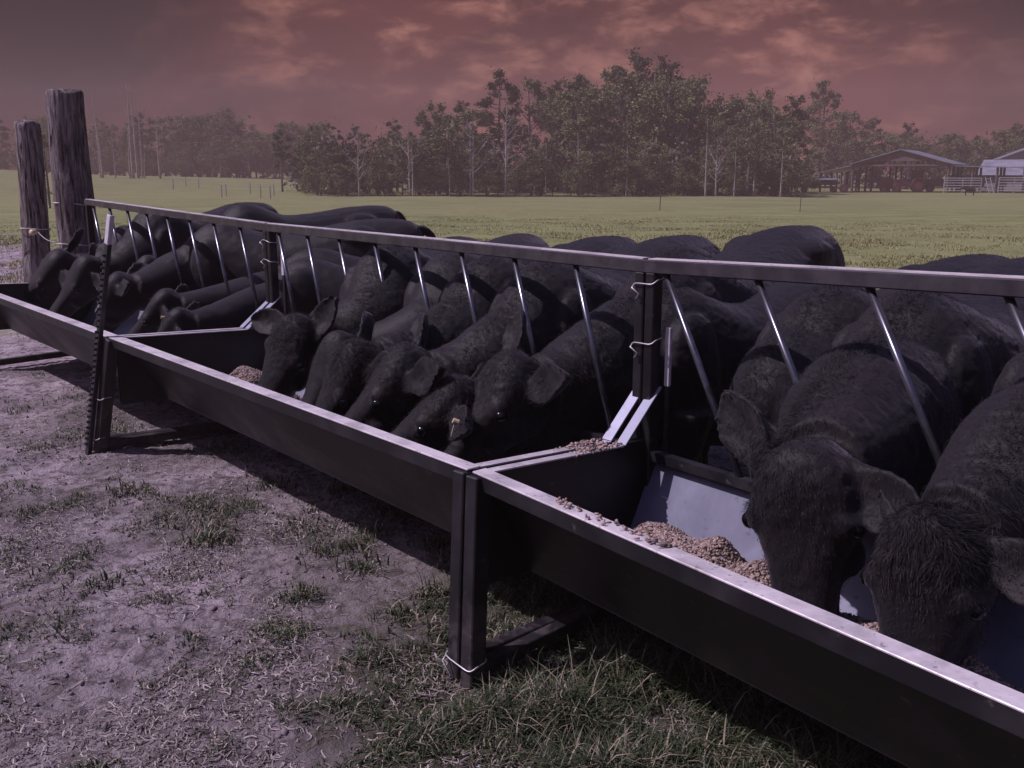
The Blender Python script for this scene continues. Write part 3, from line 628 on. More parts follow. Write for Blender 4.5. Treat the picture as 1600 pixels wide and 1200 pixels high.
def near_grass():
    x,y=sample(420000,1.35,9,pw=1.25); g=grassiness(x,y); cl=fbm(x*6,y*6,3)+.6*fbm(x*2+9,y*2,2)
    keep=rng.random(len(x))<np.clip((g-.36)*1.0+cl*1.25,0,1)*.9
    s,t=(x-OA[0])*UR[0]+(y-OA[1])*UR[1],(x-OA[0])*UB[0]+(y-OA[1])*UB[1]
    x,y,g,s,t,cl=x[keep],y[keep],g[keep],s[keep],t[keep],cl[keep]; n=len(x)
    ln=(.02+.055*g*rng.random(n)**.9+.07*smooth(-.5,.2,s)*smooth(-.5,.1,t)*rng.random(n)); 
    ln*=np.clip(.75+cl*1.3,.4,1.9)
    ln+=(smooth(-2.2,-1.2,s)*smooth(-.35,-.05,t)*(1-smooth(.5,.8,t)))*rng.random(n)*.075
    ln*=np.where((abs(s)<.22)&(t>-.25)&(t<.55),.42,1)
    # tufts standing in the bare soil
    tx,ty,tl=[],[],[]
    for px,py,k,h,r in ((205,772,190,.075,.12),(330,845,150,.10,.09),(150,915,110,.07,.13),(565,890,120,.08,.09),(70,700,90,.06,.12),(640,960,90,.06,.10),(480,830,160,.06,.16),(90,900,60,.05,.12),(420,760,140,.07,.14),(300,900,60,.05,.1),(560,1110,80,.05,.1),(450,985,80,.05,.12),(250,690,60,.06,.1),(350,700,110,.08,.14),(640,800,160,.09,.16),(30,640,60,.06,.1),(700,1160,120,.06,.14),(540,770,150,.09,.16)):
        c=gp(px,py,0); tx.append(c[0]+rng.normal(0,r*.55,k)); ty.append(c[1]+rng.normal(0,r*.55,k)); tl.append(h*rng.uniform(.5,1.3,k))
    nt=sum(map(len,tx)); x=np.concatenate([x]+tx); y=np.concatenate([y]+ty); ln=np.concatenate([ln]+tl)
    nn=len(x); dry=(rng.random(nn)<.24)*rng.uniform(.3,1,nn)
    wd=rng.uniform(.0026,.0075,nn)*np.concatenate([np.ones(n),np.full(nt,1.25)])
    blades('pasture_grass',x,y,ln,wd,rng.uniform(.35,1.5,nn),np.clip(rng.normal(.42,.25,nn),0,1),dry,M['blade'],label='uneven green grass growing round the trough legs and in the bare soil')
    # dry litter trodden into the soil
    x,y=sample(260000,1.35,8,pw=1.3); c=fbm(x*2.3+50,y*2.3,4); k=rng.random(len(x))<np.clip(.30+c*1.5,.05,.9); x,y=x[k],y[k]; n=len(x)
    th=rng.uniform(0,2*np.pi,n); L=rng.uniform(.010,.055,n)*rng.random(n)**.4; cu=rng.normal(0,.9,n); w=rng.uniform(.0008,.0022,n); rows=[]
    z0=ground_z(x,y)+.002
    for i in range(4):
        f=i/3-.5; a=th+cu*f; px=x+np.cos(th)*L*f-np.sin(th)*cu*L*f*f; py=y+np.sin(th)*L*f+np.cos(th)*cu*L*f*f; z=np.maximum(z0,ground_z(px,py)+.001)+.010*(f+.5)*rng.random(n)
        rows.append(np.stack([np.stack([px-np.sin(a)*w,py+np.cos(a)*w,z],1),np.stack([px+np.sin(a)*w,py-np.cos(a)*w,z+.001],1)],1))
    v=np.stack(rows,1).reshape(-1,3); q=np.array([[2*i,2*i+1,2*i+3,2*i+2] for i in range(3)]); f=((np.arange(n)*8)[:,None,None]+q[None]).reshape(-1,4)
    o=link('straw_litter',fast_mesh('straw_litter',v,4,f,attrs={'tint':np.repeat(rng.random(n)**1.9,8)},mats=[M['straw']])); tag(o,'dry straw and trampled stems scattered over the bare soil','straw',kind='stuff')
near_grass()
def field_grass():
    x,y=sample(330000,6,45,pw=1.5); s,t=(x-OA[0])*UR[0]+(y-OA[1])*UR[1],(x-OA[0])*UB[0]+(y-OA[1])*UB[1]
    c=fbm(x*.8,y*.8,4); k=((t>3.6)|(s<-7.6))&(rng.random(len(x))<np.clip(.5+c*1.5,.05,1)); x,y,c=x[k],y[k],c[k]; n=len(x); d=np.hypot(x,y)
    m=blades('field_grass',x,y,rng.uniform(.03,.09,n)*(1+c)*(1-.85*smooth(22,44,d)),.004+d*.00055,rng.uniform(.3,1.,n),np.clip(rng.normal(.6,.25,n),0,1),np.clip(rng.normal(.45,.25,n),0,1),M['fblade'],seg=2,label='short yellow green pasture grass of the open field')
def m_fblade(t,p):
    a=attr(t,'tint'); b=attr(t,'dry'); c=t.mix(a,(.11,.13,.05),(.235,.255,.10)); c=t.mix(b,c,(.34,.29,.13)); setp(t,p,Base_Color=c,Roughness=.6)
M['fblade']=mat('field_blade',m_fblade)
field_grass()

def clods():
    r=np.random.default_rng(11); n=5200; x,y=sample(n,1.35,8,pw=1.2); g=grassiness(x,y); k=g<.45; x,y=x[k],y[k]; n=len(x)
    t_=(1+5**.5)/2; ico=np.array([(-1,t_,0),(1,t_,0),(-1,-t_,0),(1,-t_,0),(0,-1,t_),(0,1,t_),(0,-1,-t_),(0,1,-t_),(t_,0,-1),(t_,0,1),(-t_,0,-1),(-t_,0,1)])/1.9
    fc=np.array([(0,11,5),(0,5,1),(0,1,7),(0,7,10),(0,10,11),(1,5,9),(5,11,4),(11,10,2),(10,7,6),(7,1,8),(3,9,4),(3,4,2),(3,2,6),(3,6,8),(3,8,9),(4,9,5),(2,4,11),(6,2,10),(8,6,7),(9,8,1)])
    s=(.003+.012*r.random(n)**3)[:,None,None]; v=ico[None]*r.uniform(.6,1.25,(n,12,1))*s*r.uniform(.6,1.3,(n,1,3))+np.stack([x,y,ground_z(x,y)+.001],1)[:,None]
    f=((np.arange(n)*12)[:,None,None]+fc[None]).reshape(-1,3)
    o=link('soil_clods',fast_mesh('soil_clods',v.reshape(-1,3),3,f,mats=[M['clod']])); tag(o,'small clods and crumbs of dry soil on the bare ground','soil',kind='stuff')
clods()
# ------------------------------------------------------------------ trees
def leaves(cs,rs,n,sz,flat=1.0,r=rng):
    """leaf-sized faces in clumps; cs (k,3) centres, rs radii"""
    k=len(cs); w=rs**2/np.sum(rs**2); pk=r.choice(k,n,p=w)
    d=r.normal(size=(n,3)); d/=np.linalg.norm(d,axis=1)[:,None]; q=np.abs(r.normal(0,.62,n))
    p=cs[pk]+d*(rs[pk]*q)[:,None]*np.array([1,1,flat])
    a=r.normal(size=(n,3)); a/=np.linalg.norm(a,axis=1)[:,None]; b=np.cross(a,r.normal(size=(n,3))); b/=np.linalg.norm(b,axis=1)[:,None]
    s=sz*r.uniform(.5,1.3,n)[:,None]; v=np.stack([p-a*s-b*s*.3,p+b*s*.55,p+a*s+b*s*.1,p-b*s*.5],1).reshape(-1,3)
    ctint=r.uniform(.1,.9,k); tint=np.clip(ctint[pk]*.7+r.normal(.15,.18,n),0,1)
    return v,np.repeat(tint,4)
def branches(mb,h,r0,n,reach,z0,z1,up,r,lean=(0,0),sub=3,tips=None):
    tr=[np.array([lean[0]*max(z/h,0)**1.3+.04*h*.12*math.sin(z*.9/h*6),lean[1]*max(z/h,0)**1.3,z]) for z in np.linspace(-.3,h,10)]
    mb.tube(tr,np.linspace(r0,r0*.14,10),7)
    for i in range(n):
        z=lerp(z0,z1,(i+r.random())/n)*h; k=min(int(z/h*9),8); b=lerp(tr[k],tr[k+1],(z/h*9)-k); th=r.uniform(0,2*math.pi); L=reach*h*(1-.55*(z/h-z0)/(1-z0+1e-6))*r.uniform(.6,1.2)
        e=b+np.array([math.cos(th)*L,math.sin(th)*L,L*up*r.uniform(.4,1.3)]); mid=(b+e)/2+np.array([0,0,-.06*L])+r.normal(0,.06*L,3)
        rr=r0*(1-z/h)*.42+.02; mb.tube([b,mid,e],[rr,rr*.6,rr*.2],5,False)
        if tips is not None: tips.append((mid,e,L))
        for j in range(sub):
            f=r.uniform(.35,.95); s=lerp(mid,e,f) if f>.5 else lerp(b,mid,f*2); l2=L*r.uniform(.25,.5); dd=unit(r.normal(size=3)+np.array([0,0,.6])+unit(e-b)*.8)
            mb.tube([s,s+dd*l2*.5+r.normal(0,.05,3),s+dd*l2],[rr*.35,rr*.25,rr*.1],4,False)
            if tips is not None: tips.append((s,s+dd*l2,l2))
PROTO={}
def proto(kind,seed):
    r=np.random.default_rng(seed); h=10.; mb=MB(); tips=[]
    if kind=='pine':
        branches(mb,h,.20,16,.20,.42,.97,.25,r,(r.normal(0,.3),r.normal(0,.3)),2,tips)
        cs=[];rs=[]
        for m_,e,L in tips: cs.append(e); rs.append(.32+.35*L*.6*r.random()); cs.append(lerp(m_,e,.5)); rs.append(.3+.2*r.random())
        cs.append(np.array([0,0,h])); rs.append(.5); v,t=leaves(np.array(cs),np.array(rs),6500,.13,.7,r); mt=M['leafd']
    elif kind=='broad':
        branches(mb,h,.24,16,.30,.28,.92,.7,r,(r.normal(0,.4),r.normal(0,.3)),3,tips)
        cs=[e for _,e,_ in tips]; rs=[.42+.30*r.random() for _ in tips]; v,t=leaves(np.array(cs),np.array(rs),8000,.14,.85,r); mt=M['leafm']
    elif kind=='spring':
        branches(mb,h,.17,18,.27,.12,.95,.9,r,(r.normal(0,.3),r.normal(0,.3)),3,tips)
        cs=[e for _,e,_ in tips]; rs=[.35+.35*r.random() for _ in tips]; v,t=leaves(np.array(cs),np.array(rs),5200,.12,.9,r); mt=M['leafl']
    elif kind=='shrub':
        branches(mb,h,.14,18,.42,.05,.8,.8,r,(0,0),2,tips)
        cs=[e for _,e,_ in tips]; rs=[.8+.7*r.random() for _ in tips]; v,t=leaves(np.array(cs),np.array(rs),6500,.22,.9,r); mt=M['leafm']
    elif kind=='bare':
        branches(mb,h,.17,24,.30,.22,.95,1.1,r,(r.normal(0,.3),0),6,tips); v=None
    else:
        branches(mb,h,.19,7,.07,.45,.95,.8,r,(r.normal(0,.35),r.normal(0,.3)),1,tips)
        if kind=='snag': v=None
        else:
            cs=[e for _,e,_ in tips if e[2]>6.5]; v,t=leaves(np.array(cs),np.full(len(cs),.5),700,.12,.8,r); mt=M['leafd']
    tm=mb.mesh('trunk'); tm.polygons.foreach_set('use_smooth',[True]*len(tm.polygons)); tm.materials.append(M['pale'] if kind in('bare','slim','snag') else M['bark'])
    cm=None if v is None else fast_mesh('crown',v,4,attrs={'tint':t},mats=[mt])
    return tm,cm
NAMES=dict(pine='pine_tree',broad='broadleaf_tree',spring='spring_tree',shrub='bush',bare='bare_tree',slim='slim_tree',snag='dead_tree')
def tree(kind,var,px,topy,d,label,group,wide=1.0,rot=None):
    key=(kind,var)
    if key not in PROTO: PROTO[key]=proto(kind,sum(map(ord,kind))*7+var)
    tm,cm=PROTO[key]; p=gp(px,HZ,d=d); z=gb(p[0],p[1]); top=CH+(HZ-topy)/FPX*d*1.0; h=max(top-z,1.0)
    o=empty(NAMES[kind],(p[0],p[1],z-.05),rng.uniform(0,6.28) if rot is None else rot); k=h/10.4; o.scale=(k*wide,k*wide,k)
    link('trunk',tm,o)
    if cm: link('crown',cm,o)
    tag(o,label,'bush' if kind=='shrub' else 'tree',group); return o
TOP=[(440,200),(500,190),(560,195),(620,185),(680,160),(730,160),(780,112),(830,122),(870,128),(905,122),(940,105),(985,84),(1030,92),(1060,120),(1100,165),(1140,150),(1180,142),(1230,150),(1280,128),(1320,170),(1360,182),(1420,190),(1480,205),(1530,212),(1580,190),(1640,170)]
def topat(x): return float(np.interp(x,[a for a,_ in TOP],[b for _,b in TOP]))
def woods():
    G='trees of the wood behind the field'
    for i,(x,y) in enumerate(TOP):                      # tallest row makes the skyline
        k='pine' if i%3!=1 else 'broad'
        tree(k,i%4,x,y+4,(118 if x<1255 else 152)+rng.uniform(-4,10),'tall dark pine rising in the skyline of the wood behind the field' if k=='pine' else 'tall full broadleaf tree in the skyline of the wood behind the field',G+(' pines' if k=='pine' else ' broadleaf'),1.05 if k=='pine' else .85)
    for i in range(62):
        x=470+rng.random()*1190; y=topat(x)+rng.uniform(8,60); k=('broad','spring','pine','broad')[i%4]
        lb={'broad':'mid green broadleaf tree filling the wood behind the field','spring':'pale fresh green tree at the front of the wood','pine':'lower dark pine inside the wood behind the field'}[k]
        tree(k,int(rng.integers(4)),x,y,(112 if x<1255 else 148)+rng.uniform(-4,16),lb,G+' filling '+k,rng.uniform(.9,1.3))
    for i,(x,y) in enumerate([(540,228),(590,222),(655,215),(720,235),(700,200),(760,240),(845,225),(905,232),(960,225),(1010,228),(1060,235),(1110,225),(1170,215),(1215,230),(830,250),(1130,240),(640,240),(500,235)]):
        tree('spring' if i%2 else 'broad',i%4,x,y,105+rng.uniform(-2,4),'short pale green tree at the edge of the wood facing the field' if i%2 else 'short rounded tree at the edge of the wood facing the field','edge trees pale' if i%2 else 'edge trees rounded',1.7)
    for x in np.arange(500,1262,26): tree('shrub',int(rng.integers(3)),x+rng.uniform(-10,10),258+rng.uniform(-14,16),103.5+rng.uniform(-1,3),'low bush along the foot of the wood behind the field','bushes along the foot of the wood',1.3)
    for i,(x,y) in enumerate([(790,168),(735,190),(640,190),(1120,205),(560,205)]):
        tree('bare',i%2,x,y,102.5,['wide bare branched pale tree in front of the tallest pines','bare pale tree just left of the widest bare tree','bare grey tree in front of the middle of the wood','bare pale tree right of the tallest pine crowns','bare grey tree near the left end of the main wood'][i],None,1.0)
    for x in (640,735,850,905,1100,1180,1222,700,985,1145): tree('slim',int(rng.integers(3)),x+rng.uniform(-6,6),195+rng.uniform(-15,25),101.5+rng.uniform(0,2),'slim pale trunk standing at the front edge of the main wood','slim pale trunks of the main wood',.8)
    # farther wood on the left
    for i in range(40):
        x=-30+rng.random()*540; y=np.interp(x,[0,60,150,300,480],[180,190,182,180,190])+rng.uniform(-6,22); k=('pine','broad','spring','broad')[i%4]
        tree(k,int(rng.integers(4)),x,y,188+rng.uniform(-6,16),{'pine':'dark pine in the distant wood on the left','broad':'dim broadleaf tree in the distant wood on the left','spring':'pale green tree in the distant wood on the left'}[k],'distant left wood '+k,1.25)
    for x in np.arange(-20,520,17): tree('shrub',int(rng.integers(3)),x+rng.uniform(-8,8),232+rng.uniform(-16,16) if x>300 else 243+rng.uniform(-10,12),182+rng.uniform(-3,4),'dark bush along the foot of the distant left wood','bushes of the distant left wood',1.2)
    for x,y in ((345,212),(390,205),(430,210),(460,222)): tree('broad',int(rng.integers(4)),x,y,178,'dense dark tree standing before the distant left wood','dense dark trees before the left wood',1.5)
    for i,(x,y,k,w) in enumerate([(160,155,'snag',.9),(157,150,'snag',.7),(180,205,'snag',.8),(203,165,'snag',.8),(208,132,'snag',.9),(216,133,'snag',1.0),(226,222,'snag',1.1),(250,176,'snag',1.0),(222,160,'snag',.8)]):
        tree(k,i%3,x,y,150+i,'tall slim pale trunk standing alone before the distant left wood','slim pale trunks left of the field',w)
    for x in (1300,1340,1375,1440,1500,1545,1590,1640): tree('broad',int(rng.integers(4)),x,225+rng.uniform(-25,10),150+rng.uniform(-4,8),'dark broadleaf tree behind the open barn','trees behind the barn',1.4)
    c=gp(68,HZ,d=40); tree('spring',1,72,212,62,'yellowish sapling seen between the two wooden posts',None,1.2)
    # undergrowth: one mass of leaves filling the inside of the wood
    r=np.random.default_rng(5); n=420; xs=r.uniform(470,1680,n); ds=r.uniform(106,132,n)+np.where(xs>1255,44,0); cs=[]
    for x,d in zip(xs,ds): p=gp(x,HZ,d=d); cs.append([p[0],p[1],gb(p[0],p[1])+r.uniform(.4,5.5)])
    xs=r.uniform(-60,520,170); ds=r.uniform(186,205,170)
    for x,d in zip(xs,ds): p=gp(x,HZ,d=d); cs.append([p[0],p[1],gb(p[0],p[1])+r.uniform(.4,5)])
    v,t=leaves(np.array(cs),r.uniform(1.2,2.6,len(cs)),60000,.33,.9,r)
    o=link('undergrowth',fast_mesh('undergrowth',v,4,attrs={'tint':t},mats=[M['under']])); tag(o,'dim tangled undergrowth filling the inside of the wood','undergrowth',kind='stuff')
woods()
# ------------------------------------------------------------------ farmyard
BY=121.0
def yard(px,py,d=BY): return gp(px,py,d=d)
def barn():
    o0=yard(1404,301); z0=gb(o0[0],o0[1]); az=math.atan2(o0[0],o0[1]); rot=-az*.35-.42
    base=(o0[0],o0[1],z0); root=empty('open_barn',base,rot); tag(root,'open sided pole barn with gabled tin roof sheltering red machinery','barn')
    hw,dp,eh,ph=5.5,11.,3.5,5.1
    def roof(poly,name): m=MB(); m.plate(poly,.10); return m.build(name,M['tin'],root)
    roof([(0,-.8,ph),(0,dp,ph),(hw+.6,dp,eh-.15),(hw+.6,-.8,eh-.15)],'roof'); roof([(-.06,-.8,ph),(-hw-.4,-.8,eh-.1),(-hw-.4,dp,eh-.1),(-.06,dp,ph)],'roof')
    roof([(-hw-.3,-.6,eh-.28),(-hw-4.2,-.6,eh-1.15),(-hw-4.2,dp,eh-1.15),(-hw-.3,dp,eh-.28)],'lean_to_roof')
    roof([(hw+.2,-.6,eh-.32),(hw+.2,dp-3,eh-.32),(hw+8.3,dp-3,eh-.55),(hw+8.3,-.6,eh-.55)],'lean_to_roof')
    m=MB()
    for y in (-.4,3.4,7.2,10.8):
        m.bar((-hw,y,eh-.15),(0,y,ph-.12),.10,.25); m.bar((hw,y,eh-.15),(0,y,ph-.12),.10,.25); m.bar((-hw,y,eh-.25),(hw,y,eh-.25),.10,.22)
        for x in (-3,-1.5,0,1.5,3): m.bar((x,y,eh-.25),(x*.8,y,eh+(ph-eh)*(1-abs(x*.8)/hw)-.2),.07,.12)
    m.build('truss',M['timber'],root)
    m=MB(); m.plate([(-hw,-.42,eh+.0),(0,-.42,ph-.2),(hw,-.42,eh+.0),(hw*.55,-.42,eh+.25),(-hw*.55,-.42,eh+.25)],.04); m.build('gable_boards',M['timber'],root)
    for x in (-hw,-1.8,hw):
        for y in (-.3,3.5,7.2,10.8):
            if x==-1.8 and y<3: continue
            m=MB(); m.bar((x,y,-.4),(x,y,eh-.15),.22,.22); m.build('pole',M['timber'],root)
    for x in (-hw-1.9,-hw-3.9):
        for y in (-.3,5,10.6): m=MB(); m.bar((x,y,-.4),(x,y,eh-1.05),.18,.18); m.build('pole',M['timber'],root)
    for x in (hw+2.6,hw+5.2,hw+8.0):
        for y in (-.3,3.6,7.4): m=MB(); m.bar((x,y,-.4),(x,y,eh-.5),.2,.2); m.build('pole',M['timber'],root)
    return base,rot
bb,br=barn()
def inbarn(x,y,z=0):
    X=bb[0]+x*math.cos(br)-y*math.sin(br); Y=bb[1]+x*math.sin(br)+y*math.cos(br); return np.array([X,Y,gb(X,Y)+z])
def gate(x0,x1,y,label):
    p=inbarn(x0,y); root=empty('pipe_gate',p,br); tag(root,label,'gate'); L=x1-x0; m=MB()
    for z in (.25,.55,.85,1.15,1.45,1.7): m.bar((0,0,z),(L,0,z),.06,.09)
    m.build('rails',M['gate'],root); 
    for x in (0,L/2,L): m=MB(); m.bar((x,.05,-.2),(x,.05,1.75),.09,.09); m.build('upright',M['gate'],root)
gate(5.2,9.2,-.9,'pale pipe gate closing the right lean to of the barn nearest the barn roof'); gate(11.0,14.2,-.6,'pale pipe gate between the ladder and the red wagon')
root=empty('ladder',inbarn(10.0,-1.3),br); tag(root,'short pale ladder leaning on the lean to between the gates','ladder')
for x in (-.25,.25): m=MB(); m.bar((x+.4,0,-.05),(x-.2,.5,1.75),.06,.08); m.build('rail',M['gate'],root)
for i in range(5): m=MB(); f=.12+.19*i; m.bar((.15-.6*f+.0,.5*f,1.8*f),(.65-.6*f,.5*f,1.8*f),.05,.05); m.build('rung',M['gate'],root)
def wheel(mb,c,r,w): c=np.array(c); mb.tube([c-[0,w/2,0],c-[0,w*.42,0],c+[0,w*.42,0],c+[0,w/2,0]],[r*.86,r,r,r*.86],18)
def wheels(root,lst):
    for x,y,r,w in lst:
        m=MB(); wheel(m,(x,y,r),r,w); wh=m.build('wheel',M['black'],root); m=MB(); m.tube([(x,y-w/2-.02,r),(x,y+w/2+.02,r)],r*.5,14); m.build('rim',M['red'],wh)
def tractor():
    root=empty('tractor',inbarn(1.0,1.2),br+math.radians(195)); tag(root,'red tractor with dark cab parked under the barn roof','tractor')
    wheels(root,[(-.9,.85,.85,.5),(-.9,-.85,.85,.5),(1.5,.75,.5,.32),(1.5,-.75,.5,.32)])
    m=MB(); m.frustum((.75,0,.75),(.75,0,1.55),(1,0,0),(0,1,0),2.3,.8,2.0,.62); m.box((-.5,0,.85),1.6,.7,.5); m.build('hood',M['red'],root,bevel=.06)
    for s in (1,-1): m=MB(); m.plate([(-1.7,s*.85,1.2),(-1.4,s*.85,1.75),(-.4,s*.85,1.75),(-.05,s*.85,1.1)],.5); m.build('fender',M['red'],root,bevel=.04)
    m=MB(); m.frustum((-.75,0,1.5),(-.75,0,2.55),(1,0,0),(0,1,0),1.4,1.3,1.25,1.2); m.build('cab',M['glass'],root,bevel=.05)
    m=MB(); m.box((-.75,0,2.63),1.55,1.5,.14); m.build('cab_roof',M['red'],root,bevel=.04)
    m=MB(); m.tube([(1.2,.25,1.5),(1.2,.25,2.5)],.05,8); m.build('exhaust',M['gate'],root)
tractor()
def baler():
    root=empty('hay_baler',inbarn(-2.0,2.0),br+.3); tag(root,'low red hay baler beside the tractor under the barn','farm machine')
    m=MB(); m.frustum((0,0,.5),(0,0,1.6),(1,0,0),(0,1,0),2.2,1.8,1.7,1.6); m.box((.9,0,.7),1.0,1.2,.5); m.build('body',M['red'],root,bevel=.12)
    m=MB(); m.bar((1.2,0,.5),(2.8,0,.45),.14,.14); m.build('drawbar',M['black'],root); wheels(root,[(-.1,1.0,.45,.3),(-.1,-1.0,.45,.3)])
    m=MB(); m.box((-.2,0,1.72),1.2,1.5,.12); m.build('lid',M['red'],root,bevel=.04)
baler()
def seed_drill(x,y,label,rot=.1,wood=False):
    root=empty('seed_drill',inbarn(x,y),br+rot); tag(root,label,'farm machine')
    m=MB(); m.frustum((0,0,.95),(0,0,1.55),(1,0,0),(0,1,0),3.7,.5,3.9,.95); m.build('hopper',M['black'],root,bevel=.03)
    m=MB(); m.plate([(-2,-.5,1.58),(-2,.5,1.75),(2,.5,1.75),(2,-.5,1.58)],.06); m.build('lid',M['tin'],root)
    m=MB(); m.bar((-1.9,0,.7),(1.9,0,.7),.15,.2); m.bar((2,0,.6),(3.3,.3,.5),.12,.12)
    for i in range(10): m.bar((-1.7+i*.38,0,.7),(-1.7+i*.38,-.45,.2),.05,.05)
    m.build('frame',M['red'],root); wheels(root,[(-1.8,-.5,.42,.22),(1.7,-.5,.42,.22),(2.9,-.1,.55,.25)])
seed_drill(-9.2,-1.2,'long seed drill with grey lid parked left of the barn'); 
root=empty('manure_spreader',inbarn(3.4,2.6),br+.2); tag(root,'dark farm spreader standing right of the tractor under the barn','farm machine')
m=MB(); m.frustum((0,0,.7),(0,0,1.6),(1,0,0),(0,1,0),2.3,1.0,2.5,1.4); m.build('box',M['timber'],root,bevel=.03); wheels(root,[(-.3,.85,.5,.3),(-.3,-.85,.5,.3)])
m=MB(); m.bar((1.1,0,.6),(2.3,0,.5),.12,.12); m.build('drawbar',M['black'],root)
root=empty('stock_trailer',inbarn(6.3,8.5),br+.1); tag(root,'white box trailer parked behind the barn','trailer')
m=MB(); m.box((0,0,1.35),4.4,1.9,1.5); m.build('box',M['wht'],root,bevel=.1); wheels(root,[(-.5,-.95,.38,.25),(.5,-.95,.38,.25),(-.5,.95,.38,.25),(.5,.95,.38,.25)])
m=MB(); m.bar((2.2,0,.6),(3.3,0,.55),.1,.1); m.build('hitch',M['black'],root)
def shed():
    p=inbarn(14.0,12.0); root=empty('long_shed',p,br-.12); tag(root,'low grey shed with long tin roof right of the barn','shed')
    m=MB(); m.plate([(-6.5,0,0),(12,0,0),(12,0,2.1),(-6.5,0,2.1)],.12); m.plate([(-6.5,.1,0),(-6.5,6,0),(-6.5,6,2.1),(-6.5,3,3.6),(-6.5,.1,2.1)],.12); m.plate([(-6.5,6,0),(12,6,0),(12,6,2.1),(-6.5,6,2.1)],.12); m.build('wall',M['siding'],root)
    m=MB(); m.plate([(-7,-.6,1.95),(12.5,-.6,1.95),(12.5,3,3.9),(-7,3,3.9)],.09); m.plate([(-7,3.03,3.9),(12.5,3.03,3.9),(12.5,6.6,1.95),(-7,6.6,1.95)],.09); m.build('roof',M['tin'],root)
    for x in (-4,-.5,3): m=MB(); m.box((x,-.09,1.1),1.3,.06,.9); m.build('window',M['glass'],root)
    p=inbarn(13.0,22.0); root=empty('gabled_shed',p,br+.2); tag(root,'taller grey gabled shed rising behind the low shed roof','shed')
    m=MB(); m.plate([(-4,0,0),(4,0,0),(4,0,4.2),(0,0,5.7),(-4,0,4.2)],.12); m.plate([(4,.08,0),(4,7,0),(4,7,4.2),(4,.08,4.2)],.12); m.plate([(-4,.08,0),(-4,7,0),(-4,7,4.2),(-4,.08,4.2)],.12); m.build('wall',M['siding'],root)
    m=MB(); m.plate([(0,-.5,5.85),(0,7.4,5.85),(4.5,7.4,4.05),(4.5,-.5,4.05)],.1); m.plate([(-.05,-.5,5.85),(-4.5,-.5,4.05),(-4.5,7.4,4.05),(-.05,7.4,5.85)],.1); m.build('roof',M['tin'],root)
    m=MB(); m.box((0,-.09,1.5),2.6,.06,2.9); m.build('door',M['timber'],root)
shed()
root=empty('red_wagon',inbarn(17.0,.6),br-.1); tag(root,'red slatted wagon at the right edge beyond the gates','wagon')
m=MB(); m.box((0,0,.85),4.6,1.9,.12)
for x in np.linspace(-2.25,2.25,12): m.bar((x,-.92,.9),(x,-.92,2.2),.2,.05); m.bar((x,.92,.9),(x,.92,2.2),.2,.05)
for z in (1.1,1.6,2.1): m.bar((-2.3,-.97,z),(2.3,-.97,z),.05,.14)
m.build('box',M['red'],root); wheels(root,[(-1.5,-.9,.42,.22),(1.5,-.9,.42,.22),(-1.5,.9,.42,.22),(1.5,.9,.42,.22)])
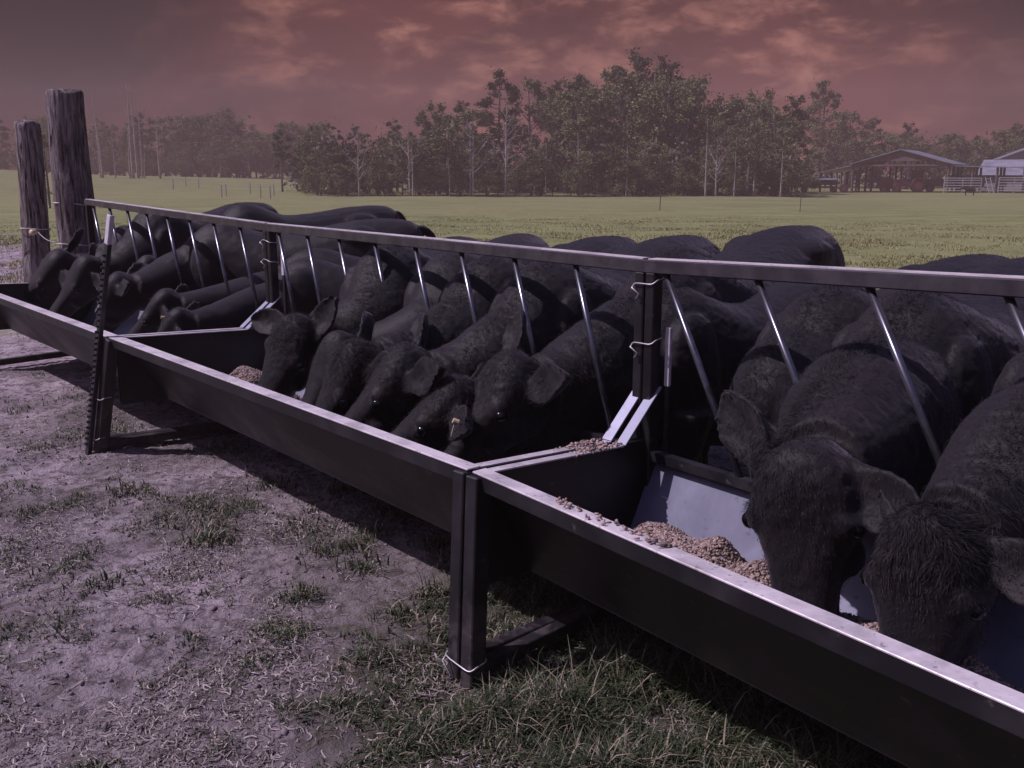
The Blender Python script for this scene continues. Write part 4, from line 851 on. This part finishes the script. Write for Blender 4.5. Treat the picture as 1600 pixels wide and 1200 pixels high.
# far calf, fence stakes
def far_calf():
    p=gp(1513,300,d=104); p[2]=gb(p[0],p[1]); root=empty('calf',p,rad(170)); tag(root,'small dark calf standing in the field before the pipe gates','calf')
    mb=MB(); B=[(-.65,.62,.06,.05,.05),(-.6,.62,.15,.17,.19),(-.3,.62,.18,.18,.22),(.1,.62,.17,.19,.2),(.35,.66,.10,.14,.14),(.42,.7,.05,.05,.05)]
    loft(mb,[(np.array([r[0],0,r[1]]),EY,EZ,r[2],r[3],r[4]) for r in interp(B,2)],16)
    loft(mb,[(np.array([x,0,z]),EY,unit((-.5,0,1)),w,h,h) for x,z,w,h in ((.2,.68,.09,.14),(.45,.78,.07,.10),(.62,.80,.07,.09),(.78,.72,.055,.07),(.88,.66,.05,.05))],14)
    for s in (1,-1):
        for x,dx in ((.22,.03),(-.5,-.05)): loft(mb,[(np.array([x+dx*k,s*.1,z]),EY,EX,r,r,r) for k,z,r in ((0,.55,.08),(.5,.33,.045),(1,.3,.04),(.6,.05,.035),(.6,0,.045))],10)
        ball(mb,(.56,s*.13,.84),(.03,.08,.03))
    loft(mb,[(np.array([-.64-.03*i,0,.72-.14*i]),EY,EX,.025,.025,.025) for i in range(4)],8)
    m=mb.mesh('body'); o=bpy.data.objects.new('c',m); COL.objects.link(o); r=o.modifiers.new('r','REMESH'); r.voxel_size=.03; s=o.modifiers.new('s','SMOOTH'); s.iterations=2
    me=bpy.data.meshes.new_from_object(o.evaluated_get(bpy.context.evaluated_depsgraph_get())); bpy.data.objects.remove(o); me.materials.clear(); me.materials.append(M['cow']); me.name='body'; link('body',me,root)
far_calf()
def stake(px,py,d,h,label,group=None,thick=.05,light=False):
    p=gp(px,py,d=d); p[2]=gb(p[0],p[1]); m=MB(); m.tube([(0,0,-.2),(.02,0,h*.6),(.0,.02,h)],[thick,thick*.95,thick*.8],7)
    o=m.build('fence_stake',M['gate'] if light else M['timber']); o.location=p; tag(o,label,'fence post',group); return o
stake(1031,320,52,1.15,'thin fence stake standing in the middle of the field',thick=.025); stake(1250,325,48,1.1,'thin fence stake in the field left of the barn',thick=.02)
for px,d in ((270,120),(345,98),(352,102),(390,110),(406,92),(421,90),(427,104),(310,125),(290,130)): stake(px,285,d,1.2,'short pale fence stake in the far left of the field','pale stakes along the far left fence',.07,True)
# ------------------------------------------------------------------ air
def haze():
    m=bpy.data.materials.new('haze_air'); m.use_nodes=True; t=NT(m.node_tree)
    v=t.n('ShaderNodeVolumePrincipled',{'Color':(.86,.64,.58,1),'Density':.0019,'Anisotropy':.0}); t.n('ShaderNodeOutputMaterial',{'Volume':v.outputs[0]})
    mb=MB(); mb.box((0,90,11.5),620,440,29); o=mb.build('haze',m); tag(o,'thin mauve evening haze over the field and wood','haze',kind='stuff')
haze()
